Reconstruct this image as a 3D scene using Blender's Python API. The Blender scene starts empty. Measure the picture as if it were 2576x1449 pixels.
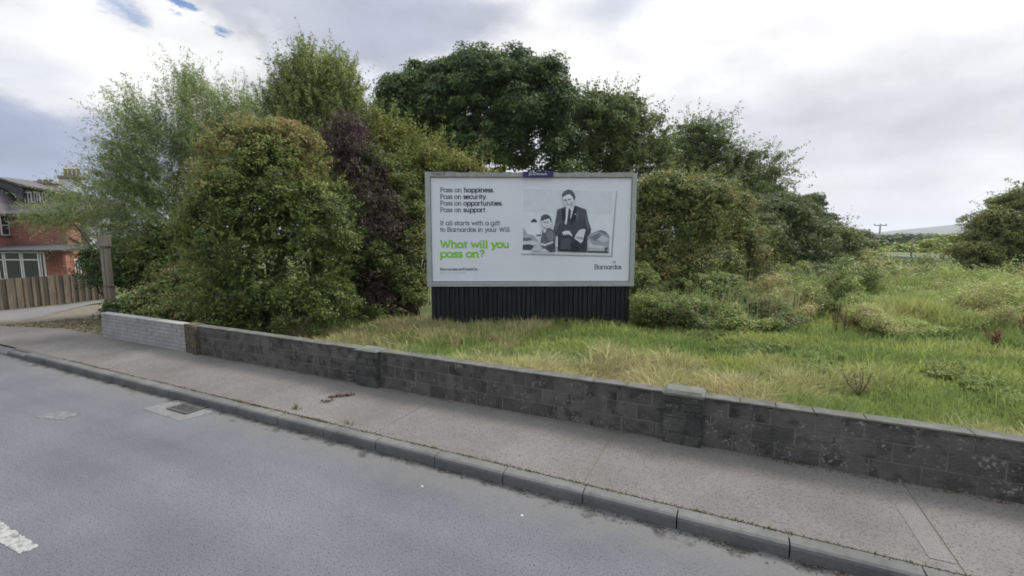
import bpy, math, random
import numpy as np
from mathutils import Vector, Matrix

# ------------------------------------------------------------------ camera
F = 1150.0; CX = 1288.0; CY = 724.5; HZ = 592.0; EYE = 2.6
YAW = math.radians(25.5); PIT = math.atan((CY - HZ) / F)
sc = bpy.context.scene
COL = sc.collection
cam_d = bpy.data.cameras.new("camera"); cam = bpy.data.objects.new("camera", cam_d); COL.objects.link(cam)
cam.location = (0, 0, EYE); cam.rotation_euler = (math.pi / 2 - PIT, 0, YAW)
cam_d.sensor_width = 36; cam_d.lens = 36 * F / 2576.0
cam_d.clip_start = 0.05; cam_d.clip_end = 12000
sc.camera = cam
sc.view_settings.view_transform = 'Standard'; sc.view_settings.look = 'None'
sc.view_settings.exposure = .6; sc.view_settings.gamma = 1
sc.cycles.filter_width = 1.8; sc.cycles.max_bounces = 6; sc.cycles.diffuse_bounces = 3; sc.cycles.glossy_bounces = 2
sc.cycles.transmission_bounces = 4; sc.cycles.transparent_max_bounces = 4

fw = np.array([-math.sin(YAW) * math.cos(PIT), math.cos(YAW) * math.cos(PIT), -math.sin(PIT)])
rt = np.array([math.cos(YAW), math.sin(YAW), 0.0])
upv = np.cross(rt, fw)
fh = np.array([-math.sin(YAW), math.cos(YAW), 0.0])
C0 = np.array([0, 0, EYE])
def ray(x, y): return fw + rt * (x - CX) / F - upv * (y - CY) / F
def ground(x, y, z=0.0):
    d = ray(x, y); return C0 + d * ((z - EYE) / d[2])
def at(x, y, dep):
    d = ray(x, y); return C0 + d * (dep / (d @ fh))
def slope(X): return np.where(X < -16, -0.07 * np.minimum(-16 - X, 17), 0.0)
def gsl(x, y, z=0.0):                       # ground point on the gently falling land to the left
    p = ground(x, y, z)
    for _ in range(30): p = 0.5 * p + 0.5 * ground(x, y, z + float(slope(p[0])))
    return p
def azel(x, y):
    d = ray(x, y); d = d / np.linalg.norm(d)
    return math.degrees(math.atan2(d[0], d[1])), math.degrees(math.asin(d[2]))

# ------------------------------------------------------------------ sky + sun
SUN_AZ, SUN_EL = 35.0, 48.0
w = bpy.data.worlds.new("World"); sc.world = w; w.use_nodes = True
nt = w.node_tree; nt.nodes.clear(); N = nt.nodes.new; L = nt.links.new
def mth(op, a, b=None, c=None, clamp=False):
    n = N('ShaderNodeMath'); n.operation = op; n.use_clamp = clamp
    for i, v in enumerate((a, b, c)):
        if v is None: continue
        if isinstance(v, (int, float)): n.inputs[i].default_value = v
        else: L(v, n.inputs[i])
    return n.outputs[0]
tc = N('ShaderNodeTexCoord'); sep = N('ShaderNodeSeparateXYZ'); L(tc.outputs['Generated'], sep.inputs[0])
nz = N('ShaderNodeTexNoise'); nz.inputs['Scale'].default_value = 3.2; nz.inputs['Detail'].default_value = 7; nz.inputs['Roughness'].default_value = .62
mp = N('ShaderNodeMapping'); mp.inputs['Scale'].default_value = (1, 1, 2.2); L(tc.outputs['Generated'], mp.inputs[0]); L(mp.outputs[0], nz.inputs[0])
nsep = N('ShaderNodeSeparateColor'); L(nz.outputs['Color'], nsep.inputs[0])
DEG = 57.29578
az = mth('MULTIPLY', mth('ARCTAN2', sep.outputs[0], sep.outputs[1]), DEG)
el = mth('MULTIPLY', mth('ARCSINE', sep.outputs[2]), DEG)
az = mth('ADD', az, mth('MULTIPLY', mth('SUBTRACT', nsep.outputs[0], .5), 22))
el = mth('ADD', el, mth('MULTIPLY', mth('SUBTRACT', nsep.outputs[1], .5), 12))
sky = N('ShaderNodeTexSky'); sky.sky_type = 'NISHITA'; sky.sun_disc = False
sky.sun_elevation = math.radians(SUN_EL); sky.sun_rotation = math.radians(SUN_AZ); sky.air_density = 1.0; sky.dust_density = 1.0
def lin(c): return tuple(((v / 255 + .055) / 1.055) ** 2.4 if v > 10 else v / 3294 for v in c)
def S(c, k=6.6): return tuple(v * k for v in lin(c)) + (1,)
# front half of the sky is bright cloud, the half behind the viewer is duller and bluer
cur = N('ShaderNodeMix'); cur.data_type = 'RGBA'
L(mth('MULTIPLY_ADD', sep.outputs[1], .8, .45, True), cur.inputs[0])
cur.inputs[6].default_value = S((196, 200, 208)); cur.inputs[7].default_value = S((244, 244, 246))
cm = N('ShaderNodeMix'); cm.data_type = 'RGBA'; cm.inputs[0].default_value = .1; L(cur.outputs[2], cm.inputs[6]); L(sky.outputs[0], cm.inputs[7]); cur = cm.outputs[2]
def blob(x, y, rx, ry, col, k=1.0, soft=.35):
    global cur
    a, e = azel(x, y); a1, _ = azel(x + rx, y); a0, _ = azel(x - rx, y)
    _, e1 = azel(x, y - ry); _, e0 = azel(x, y + ry)
    sa = abs(a1 - a0) / 2; se = abs(e1 - e0) / 2
    da = mth('MULTIPLY', mth('SUBTRACT', az, a), 1 / sa); de = mth('MULTIPLY', mth('SUBTRACT', el, e), 1 / se)
    r = mth('SQRT', mth('ADD', mth('MULTIPLY', da, da), mth('MULTIPLY', de, de)))
    mr = N('ShaderNodeMapRange'); mr.interpolation_type = 'SMOOTHSTEP'
    mr.inputs[1].default_value = 1 + soft; mr.inputs[2].default_value = max(0.0, 1 - soft); mr.inputs[3].default_value = 0; mr.inputs[4].default_value = k
    L(r, mr.inputs[0])
    m = N('ShaderNodeMix'); m.data_type = 'RGBA'; L(mr.outputs[0], m.inputs[0]); L(cur, m.inputs[6])
    if col is None: L(sky.outputs[0], m.inputs[7])
    else: m.inputs[7].default_value = S(col)
    cur = m.outputs[2]
blob(1900, 60, 900, 480, (264, 263, 264), 1, .5)
blob(2050, 330, 420, 130, (205, 208, 217), .8, .8)
blob(2450, 420, 300, 60, (222, 223, 228), .45, .8)
blob(2250, 520, 600, 70, (246, 246, 248), .8, .6)
blob(1560, 40, 130, 50, (206, 216, 236), .7, .8)
blob(2330, 260, 260, 40, (226, 227, 233), .6, .8)
blob(1750, 210, 120, 60, (238, 239, 244), .6, .8)
blob(60, 450, 620, 260, (156, 169, 195), 1, .45)
blob(420, 400, 420, 130, (168, 179, 204), .8, .6)
blob(800, 170, 300, 260, (192, 197, 212), .95, .6)
blob(1080, 60, 200, 110, (176, 183, 203), .8, .5)
blob(240, 150, 340, 140, (257, 257, 258), 1, .45)
blob(60, 150, 170, 60, (226, 232, 242), .6, .8)
blob(480, 80, 160, 95, (260, 260, 260), 1, .4)
blob(690, 60, 60, 50, (232, 236, 244), .8, .6)
blob(940, 205, 75, 45, (232, 236, 246), .9, .5)
blob(465, -8, 48, 15, (110, 148, 208), .95, .5)
blob(270, 4, 60, 20, (120, 158, 215), .6, .8)
# finer cloud texture
nz2 = N('ShaderNodeTexNoise'); nz2.inputs['Scale'].default_value = 6.5; nz2.inputs['Detail'].default_value = 6; L(mp.outputs[0], nz2.inputs[0])
mr2 = N('ShaderNodeMapRange'); mr2.inputs[1].default_value = .3; mr2.inputs[2].default_value = .7; mr2.inputs[3].default_value = .84; mr2.inputs[4].default_value = 1.1
L(nz2.outputs[0], mr2.inputs[0])
mr3 = N('ShaderNodeMapRange'); mr3.interpolation_type = 'SMOOTHSTEP'; mr3.inputs[1].default_value = .38; mr3.inputs[2].default_value = .8; mr3.inputs[3].default_value = 1; mr3.inputs[4].default_value = 2.9
L(sep.outputs[2], mr3.inputs[0])            # an overcast sky is brightest overhead
mm = N('ShaderNodeVectorMath'); mm.operation = 'SCALE'; L(cur, mm.inputs[0]); L(mth('MULTIPLY', mr2.outputs[0], mr3.outputs[0]), mm.inputs['Scale'])
bg = N('ShaderNodeBackground'); bg.inputs[1].default_value = .1; L(mm.outputs[0], bg.inputs[0])
out = N('ShaderNodeOutputWorld'); L(bg.outputs[0], out.inputs[0])
sun_d = bpy.data.lights.new("sun", 'SUN'); sun_d.energy = 2.2; sun_d.angle = math.radians(18); sun_d.color = (1, .96, .9)
sun = bpy.data.objects.new("sun", sun_d); COL.objects.link(sun)
sdir = Vector((math.sin(math.radians(SUN_AZ)) * math.cos(math.radians(SUN_EL)), math.cos(math.radians(SUN_AZ)) * math.cos(math.radians(SUN_EL)), math.sin(math.radians(SUN_EL))))
sun.rotation_euler = sdir.to_track_quat('Z', 'Y').to_euler(); sun.location = (20, 30, 30)

# ------------------------------------------------------------------ helpers
rng = np.random.default_rng(7); random.seed(7)
def nrm(v): return v / np.maximum(np.linalg.norm(v, axis=-1, keepdims=True), 1e-9)
def mat(name, c1, c2=None, scale=4.0, rough=.85, bump=0.0, bscale=None, c3=None, s3=40.0, k3=.5, spec=.3, stretch=None, detail=6):
    m = bpy.data.materials.new(name); m.use_nodes = True; t = m.node_tree; b = t.nodes['Principled BSDF']
    b.inputs['Roughness'].default_value = rough; b.inputs['Specular IOR Level'].default_value = spec
    b.inputs['Base Color'].default_value = tuple(c1) + (1,)
    if c2 is None: return m
    co = t.nodes.new('ShaderNodeTexCoord'); mpp = t.nodes.new('ShaderNodeMapping'); t.links.new(co.outputs['Object'], mpp.inputs[0])
    if stretch: mpp.inputs['Scale'].default_value = stretch
    n = t.nodes.new('ShaderNodeTexNoise'); n.inputs['Scale'].default_value = scale; n.inputs['Detail'].default_value = detail; n.inputs['Roughness'].default_value = .6
    t.links.new(mpp.outputs[0], n.inputs[0])
    r = t.nodes.new('ShaderNodeMapRange'); r.inputs[1].default_value = .35; r.inputs[2].default_value = .65; t.links.new(n.outputs[0], r.inputs[0])
    x = t.nodes.new('ShaderNodeMix'); x.data_type = 'RGBA'; t.links.new(r.outputs[0], x.inputs[0])
    x.inputs[6].default_value = tuple(c1) + (1,); x.inputs[7].default_value = tuple(c2) + (1,); o = x.outputs[2]
    if c3 is not None:
        n2 = t.nodes.new('ShaderNodeTexNoise'); n2.inputs['Scale'].default_value = s3; n2.inputs['Detail'].default_value = 3; t.links.new(mpp.outputs[0], n2.inputs[0])
        r2 = t.nodes.new('ShaderNodeMapRange'); r2.inputs[1].default_value = .52; r2.inputs[2].default_value = .66; r2.inputs[4].default_value = k3; t.links.new(n2.outputs[0], r2.inputs[0])
        x2 = t.nodes.new('ShaderNodeMix'); x2.data_type = 'RGBA'; t.links.new(r2.outputs[0], x2.inputs[0]); t.links.new(o, x2.inputs[6]); x2.inputs[7].default_value = tuple(c3) + (1,); o = x2.outputs[2]
    t.links.new(o, b.inputs['Base Color'])
    if bump:
        n3 = t.nodes.new('ShaderNodeTexNoise'); n3.inputs['Scale'].default_value = bscale or scale * 6; n3.inputs['Detail'].default_value = 5; t.links.new(mpp.outputs[0], n3.inputs[0])
        bp = t.nodes.new('ShaderNodeBump'); bp.inputs['Strength'].default_value = bump; bp.inputs['Distance'].default_value = .01
        t.links.new(n3.outputs[0], bp.inputs['Height']); t.links.new(bp.outputs[0], b.inputs['Normal'])
    return m
def leafmat(name, trans=.25, rough=.55, spec=.25):
    m = bpy.data.materials.new(name); m.use_nodes = True; t = m.node_tree; b = t.nodes['Principled BSDF']
    b.inputs['Roughness'].default_value = rough; b.inputs['Specular IOR Level'].default_value = spec
    a = t.nodes.new('ShaderNodeAttribute'); a.attribute_name = 'tint'; t.links.new(a.outputs['Color'], b.inputs['Base Color'])
    tr = t.nodes.new('ShaderNodeBsdfTranslucent'); t.links.new(a.outputs['Color'], tr.inputs[0])
    mx = t.nodes.new('ShaderNodeMixShader'); mx.inputs[0].default_value = trans
    t.links.new(b.outputs[0], mx.inputs[1]); t.links.new(tr.outputs[0], mx.inputs[2]); t.links.new(mx.outputs[0], t.nodes['Material Output'].inputs[0])
    return m
M_LEAF = leafmat('leaf', .33); M_GRASS = leafmat('grass_blade', .3, .7, .15); M_TWIG = mat('bark', (.055, .045, .035), (.10, .085, .07), 6, .9, .5, 30)
M_PTWIG = mat('purple_bark', (.05, .03, .04), (.1, .07, .08), 8, .9)

def tag(o, label=None, cat=None, group=None, kind=None):
    if label: o['label'] = label
    if cat: o['category'] = cat
    if group: o['group'] = group
    if kind: o['kind'] = kind
    return o
def empty(name, loc, label, cat, group=None):
    o = bpy.data.objects.new(name, None); COL.objects.link(o); o.location = tuple(float(v) for v in loc); o.empty_display_size = .2
    return tag(o, label, cat, group)
def link(name, me, parent=None, mats=()):
    o = bpy.data.objects.new(name, me); COL.objects.link(o)
    for m in (mats if isinstance(mats, (list, tuple)) else [mats]): me.materials.append(m)
    if parent is not None:
        o.parent = parent; o.location = -Vector(parent.location) if parent.parent is None else Vector((0, 0, 0))
    return o
def rawmesh(name, V, Q, k, col=None):
    me = bpy.data.meshes.new(name); V = np.asarray(V, dtype=np.float32); Q = np.asarray(Q, dtype=np.int32)
    me.vertices.add(len(V)); me.vertices.foreach_set('co', V.ravel())
    n = len(Q); me.loops.add(n * k); me.loops.foreach_set('vertex_index', Q.ravel())
    me.polygons.add(n); me.polygons.foreach_set('loop_start', np.arange(0, n * k, k, dtype=np.int32))
    me.polygons.foreach_set('loop_total', np.full(n, k, dtype=np.int32))
    if col is not None:
        a = me.attributes.new('tint', 'FLOAT_COLOR', 'POINT'); c = np.ones((len(V), 4), dtype=np.float32); c[:, :3] = col; a.data.foreach_set('color', c.ravel())
    me.update(calc_edges=True); return me
class MB:
    def __init__(s): s.v = []; s.f = []; s.m = []; s.sm = []
    def face(s, pts, m=0):
        i = len(s.v); s.v += [tuple(float(c) for c in p) for p in pts]; s.f.append(tuple(range(i, i + len(pts)))); s.m.append(m); s.sm.append(False)
    def box(s, x0, x1, y0, y1, z0, z1, m=0, M=None, top=None):
        P = [(x0, y0, z0), (x1, y0, z0), (x1, y1, z0), (x0, y1, z0), (x0, y0, z1), (x1, y0, z1), (x1, y1, z1), (x0, y1, z1)]
        if top: P[4:] = [(x0 + top, y0 + top, z1), (x1 - top, y0 + top, z1), (x1 - top, y1 - top, z1), (x0 + top, y1 - top, z1)]
        if M is not None: P = [M(*p) for p in P]
        i = len(s.v); s.v += [tuple(float(c) for c in p) for p in P]
        for f in ((0, 3, 2, 1), (4, 5, 6, 7), (0, 1, 5, 4), (1, 2, 6, 5), (2, 3, 7, 6), (3, 0, 4, 7)): s.f.append(tuple(i + k for k in f)); s.m.append(m); s.sm.append(False)
    def prism(s, poly, axis0, axis1, M, m=0):   # poly (a,b) extruded between axis0 and axis1; M(t,a,b)
        n = len(poly); i = len(s.v)
        for t in (axis0, axis1): s.v += [tuple(float(c) for c in M(t, a, b)) for a, b in poly]
        s.f.append(tuple(i + k for k in range(n))[::-1]); s.f.append(tuple(i + n + k for k in range(n))); s.m += [m, m]; s.sm += [False, False]
        for k in range(n):
            j = (k + 1) % n; s.f.append((i + k, i + j, i + n + j, i + n + k)); s.m.append(m); s.sm.append(False)
    def tube(s, pts, rad, seg=7, m=0):
        pts = [np.array(p, float) for p in pts]; i = len(s.v); n = len(pts)
        for k, p in enumerate(pts):
            d = nrm(pts[min(k + 1, n - 1)] - pts[max(k - 1, 0)]); a = np.array([0, 0, 1.]) if abs(d[2]) < .9 else np.array([1., 0, 0])
            e1 = nrm(np.cross(d, a)); e2 = np.cross(d, e1); r = rad[k] if hasattr(rad, '__len__') else rad
            for q in range(seg):
                t = 2 * math.pi * q / seg; s.v.append(tuple(float(c) for c in p + e1 * r * math.cos(t) + e2 * r * math.sin(t)))
        for k in range(n - 1):
            for q in range(seg):
                a = i + k * seg + q; b = i + k * seg + (q + 1) % seg; s.f.append((a, b, b + seg, a + seg)); s.m.append(m); s.sm.append(True)
        s.f.append(tuple(i + q for q in range(seg))[::-1]); s.f.append(tuple(i + (n - 1) * seg + q for q in range(seg))); s.m += [m, m]; s.sm += [False, False]
    def build(s, name, mats, parent=None):
        me = bpy.data.meshes.new(name); me.from_pydata(s.v, [], s.f); me.polygons.foreach_set('material_index', s.m); me.polygons.foreach_set('use_smooth', s.sm); me.update()
        return link(name, me, parent, mats)

def vnoise(P, s, seed=0):                  # cheap smooth pseudo noise in -1..1
    r = np.random.default_rng(seed); o = 0
    for k in range(5):
        d = r.normal(size=P.shape[1]); d /= np.linalg.norm(d); o = o + np.sin((P @ d) * s * (1 + .37 * k) + r.uniform(0, 6.28))
    return o / 5 * 1.4

# ------------------------------------------------------------------ ground, road, pavement
def terr(X, Y):
    z = -0.1 + slope(X) + np.where((Y > 7) & (X > -12), .06 * np.sin(X * .9 + Y * .4) * np.sin(Y * .7), 0)
    z = np.where(Y < 5.72, -0.2 + slope(X), z)
    return z
def spaced(a, b, step, far, n=22):
    core = np.arange(a, b, step); t = np.geomspace(step, far, n); return np.concatenate([a - t[::-1], core, core[-1] + t])
gx = spaced(-40, 40, .8, 5000); gy = spaced(-10, 70, .8, 5000); GX, GY = np.meshgrid(gx, gy); nx = len(gx)
V = np.stack([GX.ravel(), GY.ravel(), terr(GX, GY).ravel()], 1); i = np.arange(len(V)).reshape(GX.shape)
Q = np.stack([i[:-1, :-1].ravel(), i[:-1, 1:].ravel(), i[1:, 1:].ravel(), i[1:, :-1].ravel()], 1)
m_soil = mat('meadow_ground', (.06, .085, .022), (.14, .14, .055), .7, .95, .8, 30, (.05, .08, .02), 3, .6)
tag(link('ground', rawmesh('ground', V, Q, 4), None, m_soil), kind='structure')

def sheet(name, x0, x1, y0, y1, z, m, step=1.0):
    xs = np.arange(x0, x1 + .001, step); b = MB()
    for a, c in zip(xs[:-1], xs[1:]): b.face([(a, y0, z + float(slope(a))), (c, y0, z + float(slope(c))), (c, y1, z + float(slope(c))), (a, y1, z + float(slope(a)))])
    return tag(b.build(name, m), kind='structure')
def roadmat():
    m = mat('asphalt', (.098, .102, .113), (.132, .137, .15), .6, .85, .9, 90, (.045, .047, .052), 55, .75, spec=.35)
    t = m.node_tree; b = t.nodes['Principled BSDF']; src = b.inputs['Base Color'].links[0].from_socket
    co = t.nodes.new('ShaderNodeTexCoord'); v = t.nodes.new('ShaderNodeTexNoise'); v.inputs['Scale'].default_value = 120; v.inputs['Detail'].default_value = 2; t.links.new(co.outputs['Object'], v.inputs[0])
    r = t.nodes.new('ShaderNodeMapRange'); r.inputs[1].default_value = .6; r.inputs[2].default_value = .7; r.inputs[4].default_value = .75; t.links.new(v.outputs[0], r.inputs[0])
    x = t.nodes.new('ShaderNodeMix'); x.data_type = 'RGBA'; t.links.new(r.outputs[0], x.inputs[0]); t.links.new(src, x.inputs[6]); x.inputs[7].default_value = (.24, .245, .25, 1)
    # dusty grit band along the kerb, near-black line at its foot, ragged edges
    s = t.nodes.new('ShaderNodeSeparateXYZ'); t.links.new(co.outputs['Object'], s.inputs[0])
    g = t.nodes.new('ShaderNodeTexNoise'); g.inputs['Scale'].default_value = 3.5; g.inputs['Detail'].default_value = 8; g.inputs['Roughness'].default_value = .7; t.links.new(co.outputs['Object'], g.inputs[0])
    def M(op, a, bb):
        n = t.nodes.new('ShaderNodeMath'); n.operation = op
        for k, q in enumerate((a, bb)):
            if isinstance(q, (int, float)): n.inputs[k].default_value = q
            else: t.links.new(q, n.inputs[k])
        return n.outputs[0]
    yy = M('ADD', s.outputs[1], M('MULTIPLY', M('SUBTRACT', g.outputs[0], .5), 1.1))
    tn = t.nodes.new('ShaderNodeTexNoise'); tn.inputs['Scale'].default_value = 1; tn.inputs['Detail'].default_value = 5; tm_ = t.nodes.new('ShaderNodeMapping'); tm_.inputs['Scale'].default_value = (.12, 1.5, 1); t.links.new(co.outputs['Object'], tm_.inputs[0]); t.links.new(tm_.outputs[0], tn.inputs[0])
    tr_ = t.nodes.new('ShaderNodeMapRange'); tr_.inputs[1].default_value = .35; tr_.inputs[2].default_value = .65; tr_.inputs[3].default_value = .9; tr_.inputs[4].default_value = 1.08; t.links.new(tn.outputs[0], tr_.inputs[0])
    vs = t.nodes.new('ShaderNodeVectorMath'); vs.operation = 'SCALE'; t.links.new(x.outputs[2], vs.inputs[0]); t.links.new(tr_.outputs[0], vs.inputs['Scale']); prev = vs.outputs[0]
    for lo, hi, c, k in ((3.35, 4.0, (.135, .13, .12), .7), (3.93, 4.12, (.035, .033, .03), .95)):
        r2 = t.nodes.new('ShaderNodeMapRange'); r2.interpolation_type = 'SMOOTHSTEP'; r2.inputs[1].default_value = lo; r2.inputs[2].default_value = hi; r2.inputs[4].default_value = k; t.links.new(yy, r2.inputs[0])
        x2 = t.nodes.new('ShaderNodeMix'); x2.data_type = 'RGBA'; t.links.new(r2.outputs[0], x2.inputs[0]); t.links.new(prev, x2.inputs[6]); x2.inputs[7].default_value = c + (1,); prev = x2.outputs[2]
    t.links.new(prev, b.inputs['Base Color']); return m
sheet('road', -140, 60, -7, 4.08, 0, roadmat(), 1.0)
m_pave = mat('pavement_concrete', (.125, .118, .109), (.175, .166, .154), .8, .9, .9, 120, (.055, .052, .048), 55, .7, spec=.2)
m_moss = mat('joint_moss', (.08, .08, .055), (.14, .13, .1), 9, .95, .6, 60)
# pavement: cast slabs with narrow open joints over a dark bed
tag(sheet('pavement_bed', -14.2, 60, 4.16, 5.75, .117, m_moss), kind='structure')
bp_ = MB(); js = [-24, -20.3, -17.0, -14.4, -11.7, -9.1, -6.41, -3.95, -1.22, 1.68, 4.4, 7.2, 10, 12.8, 15.6, 18.4, 21.2, 24, 30, 40]
for a, c in zip(js[:-1], js[1:]):
    n = 8; y0, y1 = 4.222, 5.70
    for k in range(n):
        xa = a + .004 + (c - a - .008) * k / n; xb = a + .004 + (c - a - .008) * (k + 1) / n
        za, zb = float(slope(xa)), float(slope(xb))
        if a < -14.5 and k % 1 == 0: pass
        bp_.face([(xa, y0, .122 + za), (xb, y0, .122 + zb), (xb, y1, .122 + zb), (xa, y1, .122 + za)])
bp_.box(js[0], js[1], 4.2, 5.7, -1, -.9)
tag(bp_.build('pavement', m_pave), kind='structure')
m_kerb = mat('kerb_concrete', (.095, .094, .092), (.145, .142, .136), 1.5, .9, .7, 90, (.06, .061, .06), 14, .3)
kb = MB(); x = .55 - .865 * 32; k = 0
while x < 30:
    z = float(slope(x)); j = random.uniform(-.004, .004); drop = max(0.0, min(1.0, (-13.6 - x) / 1.5)) * .09
    prof = [(4.06 + j, -.1), (4.06 + j, .085 - drop), (4.068 + j, .108 - drop), (4.09 + j, .122 - drop), (4.205, .124 - drop * .3), (4.205, -.1)]
    kb.prism(prof, x + .006, x + .859, lambda t, a, b, z=z: (t, a, b + z)); x += .865
tag(kb.build('kerb', m_kerb), kind='structure')
# road markings
def paint(name, poly, lab=None):
    m = bpy.data.materials.new(name); m.use_nodes = True; t = m.node_tree; b = t.nodes['Principled BSDF']; b.inputs['Roughness'].default_value = .7
    co = t.nodes.new('ShaderNodeTexCoord'); n = t.nodes.new('ShaderNodeTexNoise'); n.inputs['Scale'].default_value = 16; n.inputs['Detail'].default_value = 8; n.inputs['Roughness'].default_value = .75
    t.links.new(co.outputs['Object'], n.inputs[0]); r = t.nodes.new('ShaderNodeMapRange'); worn = 'worn' in name
    r.inputs[1].default_value = .5 if worn else .4; r.inputs[2].default_value = .62 if worn else .52; t.links.new(n.outputs[0], r.inputs[0])
    x = t.nodes.new('ShaderNodeMix'); x.data_type = 'RGBA'; t.links.new(r.outputs[0], x.inputs[0]); x.inputs[6].default_value = (.1, .1, .105, 1); x.inputs[7].default_value = ((.21, .21, .21, 1) if worn else (.3, .3, .28, 1)); t.links.new(x.outputs[2], b.inputs['Base Color'])
    pp_ = []
    for k_ in range(len(poly)):
        a_, b_ = np.array(poly[k_][:2]), np.array(poly[(k_ + 1) % len(poly)][:2]); n_ = max(2, int(np.linalg.norm(b_ - a_) / .03))
        for j_ in range(n_): pp_.append(a_ + (b_ - a_) * j_ / n_ + rng.normal(size=2) * .006)
    bb = MB(); bb.face([(p[0], p[1], .004 + float(slope(p[0]))) for p in pp_]); return tag(bb.build(name, m), kind='structure')
paint('road_marking', [(-8.2, ground(47, 1396)[1] - .01), tuple(ground(47, 1396)[:2]), tuple(ground(101, 1375)[:2]), (-8.2, ground(101, 1375)[1])])
paint('road_marking_worn', [ground(*q)[:2] for q in ((88, 1049), (150, 1057), (208, 1041), (150, 1034))])
paint('road_marking_worn', [ground(*q)[:2] for q in ((-10, 866), (24, 866), (60, 858), (10, 852), (-10, 853))])

# lane at the left, gravel verge
m_lane = mat('lane_tarmac', (.11, .108, .105), (.15, .145, .137), 1.2, .9, .4, 60, (.13, .13, .12), 20, .5)
def gpoly(name, px, dz, m):
    b = MB(); P = [gsl(x, y, dz) for x, y in px]; b.face(P); return tag(b.build(name, m), kind='structure')
lane = MB()
cl = [(-60, 822, 770), (0, 812, 781), (60, 806, 776), (120, 793, 770), (180, 777, 764), (235, 764, 757), (265, 760, 755)]
for (xa, lo, hi), (xb, lo2, hi2) in zip(cl[:-1], cl[1:]): lane.face([gsl(xa, lo, -.05), gsl(xb, lo2, -.05), gsl(xb, hi2, -.05), gsl(xa, hi, -.05)])
tag(lane.build('lane', m_lane), kind='structure')
m_verge = mat('leafy_gravel', (.15, .125, .09), (.085, .073, .053), 9, .95, 1, 40, (.3, .27, .21), 24, .6)
vg = MB()
for k in range(24):
    xa = -30.3 + k * .69; xb = xa + .69; f = lambda X: 5.72 + .02 * X * 0
    vg.face([(xa, 5.705, .06 + float(slope(xa))), (xb, 5.705, .06 + float(slope(xb))), (xb, 7.6, -.06 + float(slope(xb))), (xa, 7.6, -.06 + float(slope(xa)))])
    vg.face([(xa, 7.6, -.06 + float(slope(xa))), (xb, 7.6, -.06 + float(slope(xb))), (xb, 13, -.075 + float(slope(xb))), (xa, 13, -.075 + float(slope(xa)))])
tag(vg.build('verge', m_verge), kind='structure')

# ------------------------------------------------------------------ boundary walls
def wallmat(name, c1, c2, cs, spots=.5, sc_=1.3):
    m = mat(name, c1, c2, sc_, .95, 1.0, 45, tuple(q * .45 for q in c1), 7, .7, spec=.12, detail=12)
    t = m.node_tree; b = t.nodes['Principled BSDF']; src = b.inputs['Base Color'].links[0].from_socket
    co = t.nodes.new('ShaderNodeTexCoord'); vo = t.nodes.new('ShaderNodeTexVoronoi'); vo.inputs['Scale'].default_value = 22; dn_ = t.nodes.new('ShaderNodeTexNoise'); dn_.inputs['Scale'].default_value = 18; dn_.inputs['Detail'].default_value = 4; t.links.new(co.outputs['Object'], dn_.inputs[0]); dv = t.nodes.new('ShaderNodeVectorMath'); dv.operation = 'MULTIPLY_ADD'; t.links.new(dn_.outputs['Color'], dv.inputs[0]); dv.inputs[1].default_value = (.12, .12, .12); t.links.new(co.outputs['Object'], dv.inputs[2]); t.links.new(dv.outputs[0], vo.inputs[0])
    n = t.nodes.new('ShaderNodeTexNoise'); n.inputs['Scale'].default_value = 5; n.inputs['Detail'].default_value = 8; t.links.new(co.outputs['Object'], n.inputs[0])
    su = t.nodes.new('ShaderNodeMath'); su.operation = 'MULTIPLY_ADD'; t.links.new(n.outputs[0], su.inputs[0]); su.inputs[1].default_value = -1.3; t.links.new(vo.outputs['Distance'], su.inputs[2])
    r = t.nodes.new('ShaderNodeMapRange'); r.inputs[1].default_value = -.42; r.inputs[2].default_value = -.62; r.inputs[4].default_value = spots; t.links.new(su.outputs[0], r.inputs[0])
    x = t.nodes.new('ShaderNodeMix'); x.data_type = 'RGBA'; t.links.new(r.outputs[0], x.inputs[0]); t.links.new(src, x.inputs[6]); x.inputs[7].default_value = tuple(cs) + (1,); t.links.new(x.outputs[2], b.inputs['Base Color']); return m
m_blk = wallmat('blackened_block', (.07, .067, .062), (.125, .119, .11), (.27, .262, .24), .75, 2.2)
m_blk2 = wallmat('blackened_block', (.078, .074, .068), (.135, .128, .118), (.28, .27, .25), .75, 1.6)
m_blk3 = wallmat('blackened_block', (.06, .058, .054), (.115, .11, .101), (.26, .26, .23), .7, 3)
m_cop = mat('weathered_coping', (.135, .132, .122), (.075, .075, .068), 6, .95, .9, 60, (.10, .11, .06), 12, .5)
m_mort = mat('old_mortar', (.12, .115, .106), (.18, .172, .16), 4, .95, .6, 60)
ZT = .715
wall = empty('block_wall', (-4, 5.7, .1), 'long low blackened concrete block wall with three piers beside the pavement', 'wall')
bw = MB(); YF = 5.64; YB = 5.80
bw.box(-10.05, 14, YF + .003, YB - .003, -.15, ZT - .03, 1)
for r in range(3):
    z0 = .11 + r * .2 - (.2 if r == 0 else 0) * 0; off = (.21 if r % 2 else 0) + r * .03; X = -10.05 - off
    while X < 14:
        xa = max(X, -10.05); j = random.uniform(-.003, .003); jz = random.uniform(-.002, .002)
        bw.box(xa + .008, X + .416, YF - abs(j), YB + abs(j), z0 + .007 + jz - (.1 if r == 0 else 0), z0 + .193 + jz, random.choice((0, 0, 2, 3))); X += .424
bw.build('blockwork', [m_blk, m_mort, m_blk2, m_blk3], wall)
cp = MB(); X = -10.05
while X < 14:
    L_ = random.uniform(.3, .9); z = random.uniform(-.004, .004); cp.box(X, min(X + L_, 14) - .002, YF - .012, YB + .012, ZT - .008 + z * .3, ZT + .008 + z, 0, top=.005); X += L_
cp.build('coping', m_cop, wall)
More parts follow.
